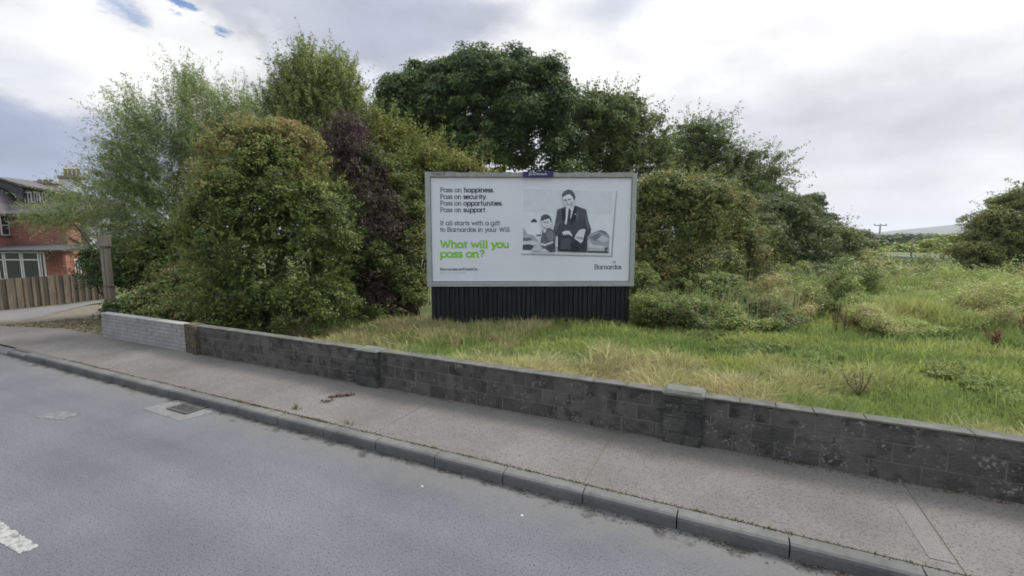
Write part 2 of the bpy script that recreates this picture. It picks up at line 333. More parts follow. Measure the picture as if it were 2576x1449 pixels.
m_pier = wallmat('blackened_pier', (.05, .05, .047), (.10, .10, .09), (.2, .21, .15), .7)
m_pcap = mat('pale_cap', (.15, .15, .138), (.10, .102, .09), 7, .95, .8, 60, (.1, .13, .06), 12, .5)
for px, cap in ((-5.30, 0), (-.42, 1), (4.5, 1)):
    b = MB(); a, c = px - .215, px + .215
    b.box(a + .012, c - .012, YF - .075, YB + .02, -.1, ZT - .01, 1)
    zs = [-.1, .27, .45, .54, .63, .71] if cap else [-.1, .31, .5, .6, .71]
    for q, (z0, z1) in enumerate(zip(zs[:-1], zs[1:])):
        if z1 - z0 < .12:
            mid = px + random.uniform(-.05, .05); b.box(a, mid - .004, YF - .09, YB + .03, z0 + .005, z1 - .005); b.box(mid + .004, c, YF - .09, YB + .03, z0 + .005, z1 - .005)
        else: b.box(a + random.uniform(0, .004), c, YF - .09, YB + .03, z0 + .005, z1 - .005)
    o = b.build('pier', [m_pier, m_mort], wall)
    cc = MB(); h = .05 if cap else .022; ring = []
    cc.box(a - .015, c + .015, YF - .105, YB + .04, ZT + .0, ZT + h * .55, 0); cc.box(a - .01, c + .01, YF - .10, YB + .035, ZT + h * .55 + .001, ZT + h + .012, 0, top=.035)
    cc.build('pier_cap', m_pcap, o)
b = MB(); m_pier2 = mat('mossy_pier', (.06, .055, .045), (.12, .1, .07), 6, .95, 1, 50, (.13, .12, .05), 12, .5)
b.box(-10.38, -10.06, YF - .03, YB + .03, -.1, ZT + .02); b.box(-10.05, -9.92, YF - .085, YB + .02, -.1, ZT + .005, 0)
b.build('pier', m_pier2, wall)
# grey painted brick wall
m_gb = mat('pale_brick', (.27, .263, .25), (.36, .352, .335), 2.5, .9, .6, 60, (.2, .2, .19), 14, .5)
m_gm = mat('grey_mortar', (.09, .088, .083), (.13, .128, .12), 6, .95, .5, 60)
pw = empty('brick_wall', (-12, 5.7, .1), 'short pale grey brick wall between the wooden post and the blackened wall', 'wall')
b = MB(); xl, xr = -13.85, -10.385
b.box(xl + .01, xr, YF + .006, YB - .006, -.15, .69, 1)
for r in range(7):
    z0 = .1 + r * .084; X = xl - (.165 if r % 2 else 0)
    while X < xr:
        xa, xb = max(X, xl), min(X + .325, xr)
        if xb - xa > .03: b.box(xa + .004, xb - .004, YF + random.uniform(-.004, .002), YB, z0 + .005, z0 + .079)
        X += .33
b.build('brickwork', [m_gb, m_gm], pw)
b = MB(); b.box(xl - .01, xr, YF - .012, YB + .02, .69, .715, 0, top=.006); b.build('coping', m_gb, pw)

# ------------------------------------------------------------------ billboard
GZ = -.1
BL = ground(1077, 822, GZ); BR = ground(1583, 820, GZ)
bd = BR - BL; bd[2] = 0; bu = bd / np.linalg.norm(bd); bn = np.array([bu[1], -bu[0], 0.0])     # bn faces the viewer
def bp2(x, y, off=0.0):                    # photograph point -> (u, z) on the board plane (+off towards the viewer)
    d = ray(x, y); P0 = BL + bn * off; t = ((P0 - C0) @ bn) / (d @ bn); p = C0 + d * t; return float((p - BL) @ bu), float(p[2])
def BW(u, n, z): p = BL + bu * u + bn * n; return (p[0], p[1], z)
bb = empty('billboard', BW(2.9, 0, GZ), 'large white charity poster billboard on black boards standing in the grass', 'billboard')
u0, zt0 = bp2(1075.5, 432); u1, zt1 = bp2(1602, 440); ub, zb0 = bp2(1076, 721); _, zb1 = bp2(1591, 718)
u0 = ub; U1 = bp2(1597, 560)[0]; ZTOP = (zt0 + zt1) / 2; ZBOT = (zb0 + zb1) / 2
p0u, p0z = bp2(1088, 708); p1u, p1z = bp2(1586, 447); p1u = bp2(1586, 560)[0]
m_frame = mat('frame_grey', (.37, .405, .40), (.31, .34, .34), 2, .6, .2, 30, (.2, .22, .17), 18, .35)
m_frt = mat('frame_top_grime', (.36, .375, .36), (.27, .285, .26), 6, .8, .3, 40, (.14, .17, .09), 20, .5)
m_post = mat('poster_paper', (.71, .74, .81), (.67, .70, .775), .8, .55, .08, 3, spec=.35)
fr = MB(); D = .10
def fb(mb, a, c, z0, z1, n0=-.12, n1=D, m=0): mb.box(a, c, n0, n1, z0, z1, m, M=lambda u, n, z: BW(u, n, z))
fb(fr, u0, p0u, ZBOT, ZTOP); fb(fr, p1u, U1, ZBOT, ZTOP); fb(fr, p0u + .001, p1u - .001, ZBOT, p0z - .003, -.12, D - .003); 
fr.build('frame', m_frame, bb)
fr = MB(); fb(fr, p0u + .001, p1u - .001, p1z + .003, ZTOP - .003, -.12, D - .004)
uu = u0
while uu < U1 - .2:                        # ragged mossy lip on top of the frame
    l = random.uniform(.1, .35); fb(fr, uu, min(uu + l, U1), ZTOP - .002, ZTOP + random.uniform(.004, .03), -.1, D - .01); uu += l
fr.build('top_rail', m_frt, bb)
po = MB(); fb(po, p0u + .012, p1u - .012, p0z + .012, p1z - .012, -.05, .045)
poster = po.build('poster', m_post, bb)
m_back = mat('backing_board', (.05, .05, .05), (.08, .08, .08), 3, .9)
ba = MB(); fb(ba, p0u, p1u, p0z, p1z, -.10, -.051); ba.build('backing', m_back, bb)
# header plate
hl, hz0 = bp2(1315, 445); hr, _ = bp2(1391, 445); _, hz1 = bp2(1350, 433)
m_navy = mat('navy_plate', (.035, .038, .13)); m_navy.node_tree.nodes['Principled BSDF'].inputs['Roughness'].default_value = .4
hd = MB(); c_ = .05; fb(hd, hl, hr, hz0 - .02, ZTOP + .035, D, D + .03); head = hd.build('header_plate', m_navy, bb)
m_wtxt = mat('white_lettering', (.75, .75, .78)); m_ntxt = mat('navy_lettering', (.03, .035, .11)); m_gtxt = mat('green_lettering', (.24, .56, .05)); m_dtxt = mat('slate_lettering', (.045, .052, .09))
def font_text(txt, u, z, h, width, n, m, name, parent, space=1.0):
    cu = bpy.data.curves.new(name, 'FONT'); cu.body = txt; cu.size = 1; cu.resolution_u = 3; cu.space_character = space
    ob = bpy.data.objects.new(name, cu); COL.objects.link(ob); bpy.context.view_layer.update()
    me = bpy.data.meshes.new_from_object(ob.evaluated_get(bpy.context.evaluated_depsgraph_get())); bpy.data.objects.remove(ob)
    co = np.array([v.co[:] for v in me.vertices]); mn, mx = co.min(0), co.max(0)
    sx = width / (mx[0] - mn[0]); sy = h / (mx[1] - mn[1] if not any(c in txt for c in 'gpqy') else mx[1] - mn[1])
    for v in me.vertices: p = BW(u + (v.co.x - mn[0]) * sx, n, z + (v.co.y - mn[1]) * sy); v.co = p
    me.update(); return link(name, me, parent, m)
tw = (hr - hl)
font_text('JCDecaux', hl + tw * .19, (hz0 + ZTOP) / 2 - .035, .095, tw * .6, D + .033, m_wtxt, 'lettering', head)
a_, zz = bp2(1097, 441, D); b_, _ = bp2(1121, 441, D)
font_text('F1003 R', a_ - .08, zz - .005, .07, (b_ - a_) + .07, D + .003, m_ntxt, 'number_lettering', bb)

# slab-serif stroke lettering
def arc(cx, cy, rx, ry, a0, a1, n=14): return [(cx + rx * math.cos(math.radians(a0 + (a1 - a0) * k / n)), cy + ry * math.sin(math.radians(a0 + (a1 - a0) * k / n))) for k in range(n + 1)]
xh = .5; RR = .24
o_ = lambda x=.24: arc(x, .25, RR, .25, 0, 360, 20)
def ser(x, y, l=.09, r=.09): return [(x - l, y), (x + r, y)]
G = {
 'a': (.60, [o_(), [(.48, 0), (.48, .5)], ser(.48, 0, 0, .11)]), 'o': (.54, [o_(.25)]),
 's': (.40, [arc(.18, .375, .14, .12, 20, 270, 10) + arc(.18, .125, .15, .125, 90, -160, 10), [(.32, .5), (.32, .4)], [(.03, .0), (.03, .1)]]),
 'n': (.60, [[(.09, 0), (.09, .5)], arc(.27, .3, .18, .2, 180, 0, 10) + [(.45, 0)], ser(.09, 0), ser(.45, 0), ser(.09, .5, .09, 0)]),
 'h': (.60, [[(.09, 0), (.09, .74)], arc(.27, .3, .18, .2, 180, 0, 10) + [(.45, 0)], ser(.09, 0), ser(.45, 0), ser(.09, .74, .09, 0)]),
 'm': (.86, [[(.09, 0), (.09, .5)], arc(.24, .34, .15, .16, 180, 0, 8) + [(.39, 0)], arc(.54, .34, .15, .16, 180, 0, 8) + [(.69, 0)], ser(.09, 0), ser(.39, 0, .06, .06), ser(.69, 0), ser(.09, .5, .09, 0)]),
 'p': (.60, [o_(.33), [(.09, -.24), (.09, .5)], ser(.09, -.24), ser(.09, .5, .09, 0)]),
 'i': (.26, [[(.12, 0), (.12, .5)], ser(.12, 0), ser(.12, .5, .09, 0), [(.12, .66), (.12, .76)]]),
 'l': (.26, [[(.12, 0), (.12, .74)], ser(.12, 0), ser(.12, .74, .09, 0)]),
 'e': (.54, [[(.02, .26), (.48, .26)] + arc(.25, .25, RR, .25, 0, 315, 16)]),
 'c': (.50, [arc(.25, .25, RR, .25, 40, 320, 16), [(.44, .5), (.44, .38)]]),
 'u': (.60, [[(.09, .5), (.09, .2)] + arc(.27, .2, .18, .2, 180, 360, 10) + [(.45, .5)], [(.45, .5), (.45, 0)], ser(.45, 0, 0, .1), ser(.09, .5, .09, 0), ser(.45, .5, .09, 0)]),
 'r': (.42, [[(.09, 0), (.09, .5)], arc(.27, .3, .18, .18, 180, 75, 6), ser(.09, 0, .09, .1), ser(.09, .5, .09, 0)]),
 't': (.34, [[(.12, .7), (.12, .1)] + arc(.2, .1, .08, .1, 180, 290, 5), [(.0, .5), (.3, .5)]]),
 'y': (.54, [[(.05, .5), (.26, .03)], [(.48, .5), (.22, -.12), (.14, -.24), (.03, -.24)], ser(.05, .5, .07, .08), ser(.48, .5, .08, .07)]),
 'w': (.78, [[(.05, .5), (.2, 0), (.38, .48), (.56, 0), (.72, .5)], ser(.05, .5, .07, .08), ser(.72, .5, .08, .07)]),
 'd': (.60, [o_(), [(.48, 0), (.48, .74)], ser(.48, 0, 0, .11), ser(.48, .74, .1, 0)]),
 'g': (.60, [o_(), [(.48, .5), (.48, -.1)] + arc(.26, -.06, .22, .18, 0, -160, 8)]),
 'f': (.34, [[(.12, 0), (.12, .6)] + arc(.22, .62, .10, .12, 180, 50, 5), [(.0, .5), (.28, .5)], ser(.12, 0)]),
 'P': (.60, [[(.1, 0), (.1, .72)], [(.1, .72), (.32, .72)] + arc(.32, .53, .2, .19, 90, -90, 10) + [(.1, .34)], ser(.1, 0, .1, .12), ser(.1, .72, .1, 0)]),
 'B': (.66, [[(.1, 0), (.1, .72)], [(.1, .72), (.32, .72)] + arc(.34, .55, .18, .17, 90, -90, 8) + [(.1, .38)], arc(.36, .19, .21, .19, 90, -90, 8) + [(.1, 0)], ser(.1, 0, .1, 0), ser(.1, .72, .1, 0)]),
 'I': (.3, [[(.14, 0), (.14, .72)], ser(.14, 0, .11, .11), ser(.14, .72, .11, .11)]),
 'W': (1.0, [[(.08, .72), (.28, 0), (.48, .7), (.68, 0), (.9, .72)], ser(.08, .72, .08, .1), ser(.9, .72, .1, .08)]),
 'O': (.78, [arc(.38, .36, .34, .36, 0, 360, 22)]),
 '.': (.2, [[(.09, -.01), (.09, .1)]]), ' ': (.3, []), '/': (.36, [[(.02, -.1), (.3, .78)]]), ',': (.2, [[(.09, -.1), (.09, .1)]]),
 '?': (.48, [arc(.22, .54, .17, .18, 170, -60, 12) + [(.22, .3), (.22, .2)], [(.22, 0), (.22, .1)]]),
}
def split_sharp(s):
    out_, cur_ = [], [s[0]]
    for k in range(1, len(s)):
        cur_.append(s[k])
        if k < len(s) - 1:
            a = (s[k][0] - s[k - 1][0], s[k][1] - s[k - 1][1]); b = (s[k + 1][0] - s[k][0], s[k + 1][1] - s[k][1])
            c = (a[0] * b[0] + a[1] * b[1]) / ((math.hypot(*a) * math.hypot(*b)) or 1)
            if c < .5: out_.append(cur_); cur_ = [s[k]]
    out_.append(cur_); return out_
def stroke_text(mb, runs, u, z, cap, width, n, base_n=0):
    sc_ = cap / .72; adv = sum(G[ch][0] for t, w_ in runs for ch in t); sx = width / adv; X = u; cnt = 0
    for t, w_ in runs:
        for ch in t:
            a, st = G[ch]
            for s_ in [q_ for s0 in st for q_ in split_sharp(s0)]:
                P = [(X + px * sx, z + py * sc_) for px, py in s_]; hw = w_ * sc_ / 2; q = len(P); closed = len(s_) > 10 and abs(s_[0][0] - s_[-1][0]) < 1e-6 and abs(s_[0][1] - s_[-1][1]) < 1e-6
                Lf, Rf = [], []
                for k in range(q):
                    if closed and k in (0, q - 1): A, B_ = P[q - 2], P[1]
                    else: A, B_ = P[max(k - 1, 0)], P[min(k + 1, q - 1)]
                    dx, dy = B_[0] - A[0], B_[1] - A[1]; l = math.hypot(dx, dy) or 1; Lf.append((P[k][0] - dy / l * hw, P[k][1] + dx / l * hw)); Rf.append((P[k][0] + dy / l * hw, P[k][1] - dx / l * hw))
                nn = n + (cnt % 5) * .0006; cnt += 1
                for k in range(q - 1):
                    mb.face([BW(*(Rf[k][0], nn, Rf[k][1])), BW(Rf[k + 1][0], nn, Rf[k + 1][1]), BW(Lf[k + 1][0], nn, Lf[k + 1][1]), BW(Lf[k][0], nn, Lf[k][1])])
            X += a * sx
NP = .048
def cv(cx, cy): return (1560 + cx * .44177) * .6708, (620 + cy * .44177) * .6708
def tline(txt, x0, x1, ybase, cap_px, m, bold_from=None, w1=.115, w2=.165, mb=None):
    (u, z) = bp2(*cv(x0, ybase), NP); (uu, _) = bp2(*cv(x1, ybase), NP); _, z2 = bp2(*cv(x0, ybase - cap_px), NP)
    runs = [(txt, w1)] if bold_from is None else [(txt[:bold_from], w1), (txt[bold_from:], w2)]
    b = MB(); stroke_text(b, runs, u, z, z2 - z, uu - u, NP); return b.build('lettering', m, poster)
tline('Pass on happiness.', 205, 665, 226, 36, m_dtxt, 8)
tline('Pass on security.', 205, 605, 283, 36, m_dtxt, 8)
tline('Pass on opportunities.', 205, 738, 339, 36, m_dtxt, 8)
tline('Pass on support.', 205, 600, 395, 36, m_dtxt, 8)
tline('It all starts with a gift', 205, 716, 507, 35, m_dtxt)
tline('to Barnardos in your Will.', 205, 806, 562, 35, m_dtxt)
tline('What will you', 205, 795, 698, 56, m_gtxt, None, .185)
tline('pass on?', 205, 585, 779, 56, m_gtxt, None, .185)
tline('Barnardos.ie/PassItOn', 205, 527, 891, 18, m_dtxt, None, .15)
tline('Barnardos', 1515, 1745, 880, 36, m_dtxt, None, .11)
(u_, z_) = bp2(*cv(205, 918), NP); (u2_, z2_) = bp2(*cv(418, 911), NP)
font_text('Registered charity number CHY6015', u_, z_, .03, u2_ - u_, NP, m_dtxt, 'lettering', poster)
m_lg = mat('pale_green_print', (.36, .52, .33))
b = MB()
for cx0 in (1678, 1693):                   # little leaf figures over the logo
    c_u, c_z = bp2(*cv(cx0, 822), NP); b.face([BW(c_u - .03, NP, c_z - .03), BW(c_u, NP, c_z - .045), BW(c_u + .03, NP, c_z + .02), BW(c_u + .012, NP, c_z + .04), BW(c_u - .02, NP, c_z + .03)])
b.build('logo_mark', m_lg, poster)
# printed black-and-white picture
def tone(v, s=1.0): c = lin((v, v + 4, v + 13)); return tuple(q * 1.4 for q in c)
tones = {}
def tm(v):
    if v not in tones: tones[v] = mat('print_tone', tone(v), tone(min(v * 1.02 + 3, 200)), 5, .5); 
    return tones[v]
pic_m = []; pic = MB(); lay = [0]
def P(v, pts, k=.2070):
    if v not in pic_m: pic_m.append(v)
    n = NP + .0012 * lay[0] + .001; lay[0] += 1
    r = []
    for cx, cy in pts: u, z = bp2((1900 + cx * k) * .6708, (680 + cy * k) * .6708, n); r.append(BW(u, n, z))
    pic.face(r, pic_m.index(v))
P(132, [(265, 1310), (1880, 1350), (1990, 160), (2002, 160), (1915, 1375), (262, 1335)])       # printed drop shadow
P(186, [(270, 108), (1965, 160), (1890, 1340), (268, 1305)])
P(176, [(300, 135), (1930, 185), (1865, 1300), (290, 1255)])
P(184, [(300, 560), (1890, 600), (1866, 1290), (290, 1255)])
P(128, [(305, 830), (345, 900), (370, 960), (300, 965)])
P(188, [(370, 960), (400, 870), (430, 760), (550, 750), (620, 850), (640, 960), (560, 980), (300, 980)])
P(140, [(298, 965), (380, 950), (480, 975), (560, 1060), (600, 1130), (520, 1180), (296, 1130)])
P(92, [(298, 1030), (400, 1020), (470, 1040), (430, 1075), (298, 1080)])
P(170, [(296, 1085), (480, 1075), (600, 1110), (560, 1160), (300, 1135)])
P(62, [(292, 1150), (420, 1140), (500, 1180), (440, 1245), (288, 1240)])
P(90, [(530, 965), (620, 960), (620, 990), (540, 990)])
P(50, [(443, 742), (452, 705), (495, 676), (540, 700), (552, 745), (500, 735)])
P(130, [(1470, 1010), (1540, 940), (1640, 895), (1720, 880), (1800, 910), (1865, 985), (1850, 1295), (1455, 1285)])
P(96, [(1500, 1010), (1620, 960), (1700, 940), (1680, 1040), (1600, 1090)]); P(165, [(1480, 1040), (1560, 1150), (1700, 1160), (1840, 1190), (1700, 1220), (1480, 1200)])
P(160, [(1640, 1050), (1740, 980), (1800, 1010), (1860, 1060), (1760, 1110)]); P(150, [(1480, 1220), (1680, 1225), (1780, 1180), (1770, 1260), (1500, 1255)])
P(70, [(1780, 1200), (1840, 1190), (1800, 1290), (1770, 1290)]); P(52, [(1460, 1262), (1850, 1272), (1848, 1298), (1458, 1288)]); P(100, [(1640, 900), (1720, 885), (1790, 915), (1840, 970), (1760, 940)])
P(60, [(1060, 462), (920, 512), (885, 740), (850, 880), (890, 1000), (930, 985), (945, 1100), (925, 1270), (1450, 1285), (1462, 1010), (1515, 950), (1530, 870), (1475, 700), (1440, 512), (1300, 460), (1235, 438), (1150, 560)])
P(46, [(930, 985), (1200, 1000), (1420, 960), (1462, 1010), (1450, 1285), (925, 1270)]); P(72, [(925, 520), (1050, 480), (1050, 760), (900, 760)]); P(66, [(1250, 470), (1430, 520), (1450, 700), (1300, 760), (1240, 640)])
P(190, [(1072, 480), (1140, 500), (1226, 438), (1215, 520), (1160, 675), (1078, 785), (1050, 765), (1075, 640)])
P(50, [(1122, 495), (1156, 500), (1166, 545), (1150, 690), (1080, 795), (1108, 620)])
P(185, [(1020, 285), (1080, 235), (1150, 222), (1205, 290), (1222, 360), (1190, 440), (1140, 492), (1085, 475), (1050, 405), (1025, 345)])
P(74, [(1012, 295), (1004, 235), (1050, 175), (1120, 145), (1185, 165), (1228, 225), (1246, 300), (1218, 350), (1196, 290), (1150, 232), (1085, 245), (1030, 278)])
P(84, [(1035, 330), (1085, 322), (1092, 350), (1045, 356)]); P(84, [(1108, 322), (1162, 315), (1165, 340), (1115, 350)]); P(140, [(1070, 355), (1100, 350), (1105, 405), (1075, 400)]); P(95, [(1082, 418), (1140, 412), (1140, 426), (1088, 432)])
P(150, [(1150, 380), (1210, 350), (1190, 440), (1150, 480)])
P(182, [(1003, 925), (1060, 895), (1140, 900), (1192, 985), (1184, 1000), (1118, 950), (1110, 975), (1085, 945), (1070, 985), (1052, 950), (1038, 985), (1020, 955)])
P(176, [(1365, 862), (1435, 868), (1410, 960), (1375, 1095), (1340, 1122), (1290, 1080), (1225, 1035), (1258, 960), (1310, 890)]); P(128, [(1260, 1000), (1380, 1010), (1375, 1060), (1280, 1040)])
P(175, [(900, 985), (925, 1000), (930, 1190), (880, 1190)])
P(84, [(650, 875), (700, 850), (790, 850), (862, 900), (885, 960), (885, 1275), (800, 1275), (700, 1215), (618, 1185), (618, 1080), (640, 960)])
P(60, [(690, 1200), (870, 1120), (885, 1275), (790, 1278)]); P(180, [(655, 880), (720, 850), (710, 910), (680, 940)])
P(180, [(632, 725), (700, 680), (775, 660), (800, 725), (808, 765), (780, 825), (735, 852), (675, 825), (645, 780)])
P(70, [(620, 700), (625, 640), (670, 602), (735, 598), (790, 635), (816, 710), (805, 745), (775, 672), (700, 692), (640, 722)]); P(110, [(660, 738), (770, 728), (768, 748), (668, 756)]); P(120, [(700, 800), (745, 795), (740, 810), (706, 812)])
P(172, [(835, 1080), (700, 1135), (600, 1120), (600, 1150), (690, 1172), (845, 1112)]); P(160, [(445, 1240), (490, 1195), (600, 1165), (650, 1205), (600, 1262), (450, 1262)]); P(176, [(590, 1266), (680, 1225), (765, 1272)])
P(84, [(1290, 480), (1300, 640), (1270, 760), (1255, 620), (1230, 560)]); P(38, [(1226, 450), (1290, 470), (1250, 640), (1160, 800), (1165, 690)]); P(38, [(1060, 480), (1000, 520), (1010, 640), (1050, 790), (1052, 640)])
P(80, [(1420, 560), (1450, 640), (1500, 860), (1470, 900), (1420, 740)]); P(78, [(905, 700), (960, 760), (900, 930), (868, 870)]); P(64, [(980, 1040), (1150, 1020), (1200, 1120), (1180, 1240), (960, 1230)]); P(36, [(1150, 1120), (1260, 1090), (1300, 1250), (1180, 1270)])
P(104, [(700, 930), (800, 890), (860, 960), (850, 1050), (760, 1090)]); P(200, [(1235, 590), (1252, 588), (1250, 604), (1236, 604)])
pic.build('printed_photo', [tm(v) for v in pic_m], poster)
# kick boards
m_blackboard = mat('black_stained_boards', (.012, .012, .014), (.02, .02, .023), 3, .75, .4, 40, (.05, .05, .045), 30, .25, stretch=(1, 1, .3))
kk = MB(); kz = GZ + .1; kl = bp2(1086, 770)[0]; kr = bp2(1583, 770)[0]; nb = 42; stp = (kr - kl) / nb
fb(kk, kl, kr, kz + .02, ZBOT - .004, -.06, -.02)
for q in range(nb):
    a = kl + q * stp; fb(kk, a + .008, a + stp - (.034 if q % 2 else .02), kz - random.uniform(0, .05), ZBOT - .003, -.02, .028 + random.uniform(-.006, .006) + (.03 if q % 3 == 0 else 0))
kk.build('kick_boards', m_blackboard, bb)
for q, uu in enumerate((.5, 2.0, 3.6, 5.2)):
    s_ = MB(); fb(s_, uu, uu + .1, GZ - .2, ZTOP - .2, -.35, -.22); s_.build('support_post', m_back, bb)
# pale vine/weed tufts on kick boards are part of the vegetation below

# ------------------------------------------------------------------ foliage machinery
def leafmesh(name, pos, nr, size, aspect, col, parent, m=M_LEAF, tdir=None, droop=0):
    n = len(pos); t = rng.normal(size=(n, 3)) if tdir is None else tdir + rng.normal(size=(n, 3)) * .35
    t = nrm(t - nr * np.sum(t * nr, 1, keepdims=True)); b = np.cross(nr, t); s = size[:, None]
    V = np.stack([pos - t * s * .5, pos + b * s * aspect * .5 + nr * s * .12, pos + t * s * .5 - nr * s * .05, pos - b * s * aspect * .5 + nr * s * .12], 1).reshape(-1, 3)
    me = rawmesh(name, V, np.arange(4 * n).reshape(-1, 4), 4, np.repeat(col, 4, 0)); return link(name, me, parent, m)
def BB(x, y, d, rx, ry, rd=None):
    c = at(x, y, d); a = rx * d / F; return (c, a, (rd if rd else a * .8), ry * d / F)
def lumpy(blobs, k=6, lo=.22, hi=.42, dz=-.3):
    o = list(blobs)
    for c, a, d, h in blobs:
        if min(a, h) < .35: continue
        for _ in range(k):
            v = nrm(rng.normal(size=3)); v[1] = -abs(v[1]) * .7
            if v[2] < dz: v[2] = -v[2]
            s_ = rng.uniform(lo, hi) * min(a, h); o.append((c + rt * v[0] * a * .85 + fh * v[1] * d * .85 + np.array([0, 0, v[2] * h * (.72 if v[2] > 0 else .85)]), s_ * rng.uniform(.8, 1.4), s_, s_ * rng.uniform(.7, 1.2)))
    return o
def toW(c, v, a, dd, h): return c + rt * (v[:, :1] * a) + fh * (v[:, 1:2] * dd) + np.array([0, 0, 1.]) * (v[:, 2:] * h)
def palette(pal, t, jit):
    pal = np.array(pal); t = np.clip(t, 0, .999) * (len(pal) - 1); i = t.astype(int); f = (t - i)[:, None]
    c = pal[i] * (1 - f) + pal[np.minimum(i + 1, len(pal) - 1)] * f
    return np.clip(c * np.array([1.85, 1.82, 1.62]) * (1 + rng.normal(size=(len(c), 1)) * jit) * (1 + rng.normal(size=(len(c), 3)) * jit * .35), .004, .8)
def crown(name, parent, blobs, nclump, per, cr, size, pal, aspect=.65, jit=.2, shell=.35, top=None, hf=None, zmin=None, flat=.75, m=M_LEAF):
    wts = np.array([b[1] * b[3] for b in blobs]) ** .9; wts /= wts.sum(); P_, N_, T_ = [], [], []
    ids = rng.choice(len(blobs), nclump, p=wts)
    for bi, b in enumerate(blobs):
        k = int((ids == bi).sum())
        if not k: continue
        d = nrm(rng.normal(size=(k, 3))); d[:, 2] = np.where(d[:, 2] < -.5, -d[:, 2], d[:, 2]); f = rng.uniform(0, 1, k)[:, None] ** shell
        bump = 1 + .2 * vnoise(d, 3.2, bi + 3)[:, None] + .12 * vnoise(d, 8, bi + 9)[:, None]
        c = toW(b[0], d * f * bump, b[1], b[2], b[3]); wd = toW(np.zeros(3), d, 1, 1, 1)
        crs = cr * rng.uniform(.55, 1.3, k); tt = rng.uniform(0, 1, k)
        d2 = nrm(rng.normal(size=(k, per, 3)) + wd[:, None] * .45 + np.array([0, 0, .25])); r2 = rng.uniform(.25, 1.0, (k, per, 1)) ** .5
        off = d2 * r2 * crs[:, None, None]; off[..., 2] *= flat
        p = (c[:, None] + off).reshape(-1, 3)
        n_ = nrm((d2 * .7 + wd[:, None] * .35 + np.array([0, 0, .45]) + rng.normal(size=(k, per, 3)) * .45).reshape(-1, 3))
        P_.append(p); N_.append(n_); T_.append(np.repeat(tt, per))
    p = np.concatenate(P_); n_ = np.concatenate(N_); t = np.concatenate(T_)
    t = .68 * t + .32 * rng.uniform(0, 1, len(t)) 
    if zmin is not None: k = p[:, 2] > zmin; p, n_, t = p[k], n_[k], t[k]
    if hf is not None: t = hf(p, t)
    s = size * rng.uniform(.6, 1.35, len(p)); return leafmesh(name, p, n_, s, aspect, palette(pal, t, jit), parent, m)
def shoots(name, parent, blobs, n, length, bias, per, size, pal, aspect=.22, jit=.18, lean=.5, twig=True, shell=.4, hf=None):
    wts = np.array([b[1] * b[3] for b in blobs]); wts /= wts.sum(); ids = rng.choice(len(blobs), n, p=wts); P_, N_, T_, D_ = [], [], [], []; tw = MB()
    for bi, b in enumerate(blobs):
        k = int((ids == bi).sum())
        if not k: continue
        d = nrm(rng.normal(size=(k, 3))); f = rng.uniform(0, 1, k)[:, None] ** shell
        c = toW(b[0], d * f, b[1], b[2], b[3]); wd = toW(np.zeros(3), d, 1, 1, 1)
        bs = np.array(bias[bi] if isinstance(bias, list) else bias); dr = nrm(wd * lean + bs + rng.normal(size=(k, 3)) * .3)
        ln = length * rng.uniform(.5, 1.4, (k, 1)); tt = rng.uniform(0, 1, k)
        u = rng.uniform(0, 1, (k, per, 1)); p = c[:, None] + dr[:, None] * ln[:, None] * u; sag = rng.normal(size=(k, 1, 3)) * .18; sag[..., 2] -= .1
        p = p + sag * ln[:, None] * u ** 2 + rng.normal(size=(k, per, 3)) * size * .45
        ld = nrm(dr[:, None] * .8 + rng.normal(size=(k, per, 3)) * .6); nn = nrm(rng.normal(size=(k, per, 3)) + np.array([0, 0, .8]))
        P_.append(p.reshape(-1, 3)); N_.append(nn.reshape(-1, 3)); D_.append(ld.reshape(-1, 3)); T_.append(np.repeat(tt, per))
    p = np.concatenate(P_); t = .6 * np.concatenate(T_) + .4 * rng.uniform(0, 1, len(p))
    if hf is not None: t = hf(p, t)
    return leafmesh(name, p, np.concatenate(N_), size * rng.uniform(.6, 1.3, len(p)), aspect, palette(pal, t, jit), parent, M_LEAF, np.concatenate(D_))
def joinmesh(objs, name):
    return objs
def trunk(parent, base, blobs, r0, m=M_TWIG, nb=4, extra=1.0, name='trunk'):
    mb = MB(); base = np.array(base, float)
    for b in blobs:
        for q in range(nb):
            tgt = b[0] + rng.normal(size=3) * np.array([b[1], b[2], b[3]]) * .35 * extra; h = tgt - base
            fork = base + h * rng.uniform(.15, .35) + np.array([0, 0, abs(h[2]) * .12]); mid = base + h * .62 + rng.normal(size=3) * np.linalg.norm(h) * .05
            mb.tube([base + rng.normal(size=3) * np.array([r0, r0, 0]) * .4, fork, mid, tgt], [r0, r0 * .7, r0 * .38, r0 * .1], 6)
            for _ in range(3):
                t2 = mid + rng.normal(size=3) * np.array([b[1], b[2], b[3]]) * .5; mb.tube([mid, (mid + t2) / 2 + rng.normal(size=3) * .1, t2], [r0 * .3, r0 * .16, r0 * .05], 5)
    return mb.build(name, m, parent)

# greens (linear base colours)
G_DARK = [(.018, .034, .014), (.03, .052, .02), (.045, .07, .025), (.065, .09, .034)]
G_BUSH = [(.03, .045, .014), (.055, .078, .022), (.085, .105, .03), (.12, .125, .045)]
up = np.array([0, 0, 1.])
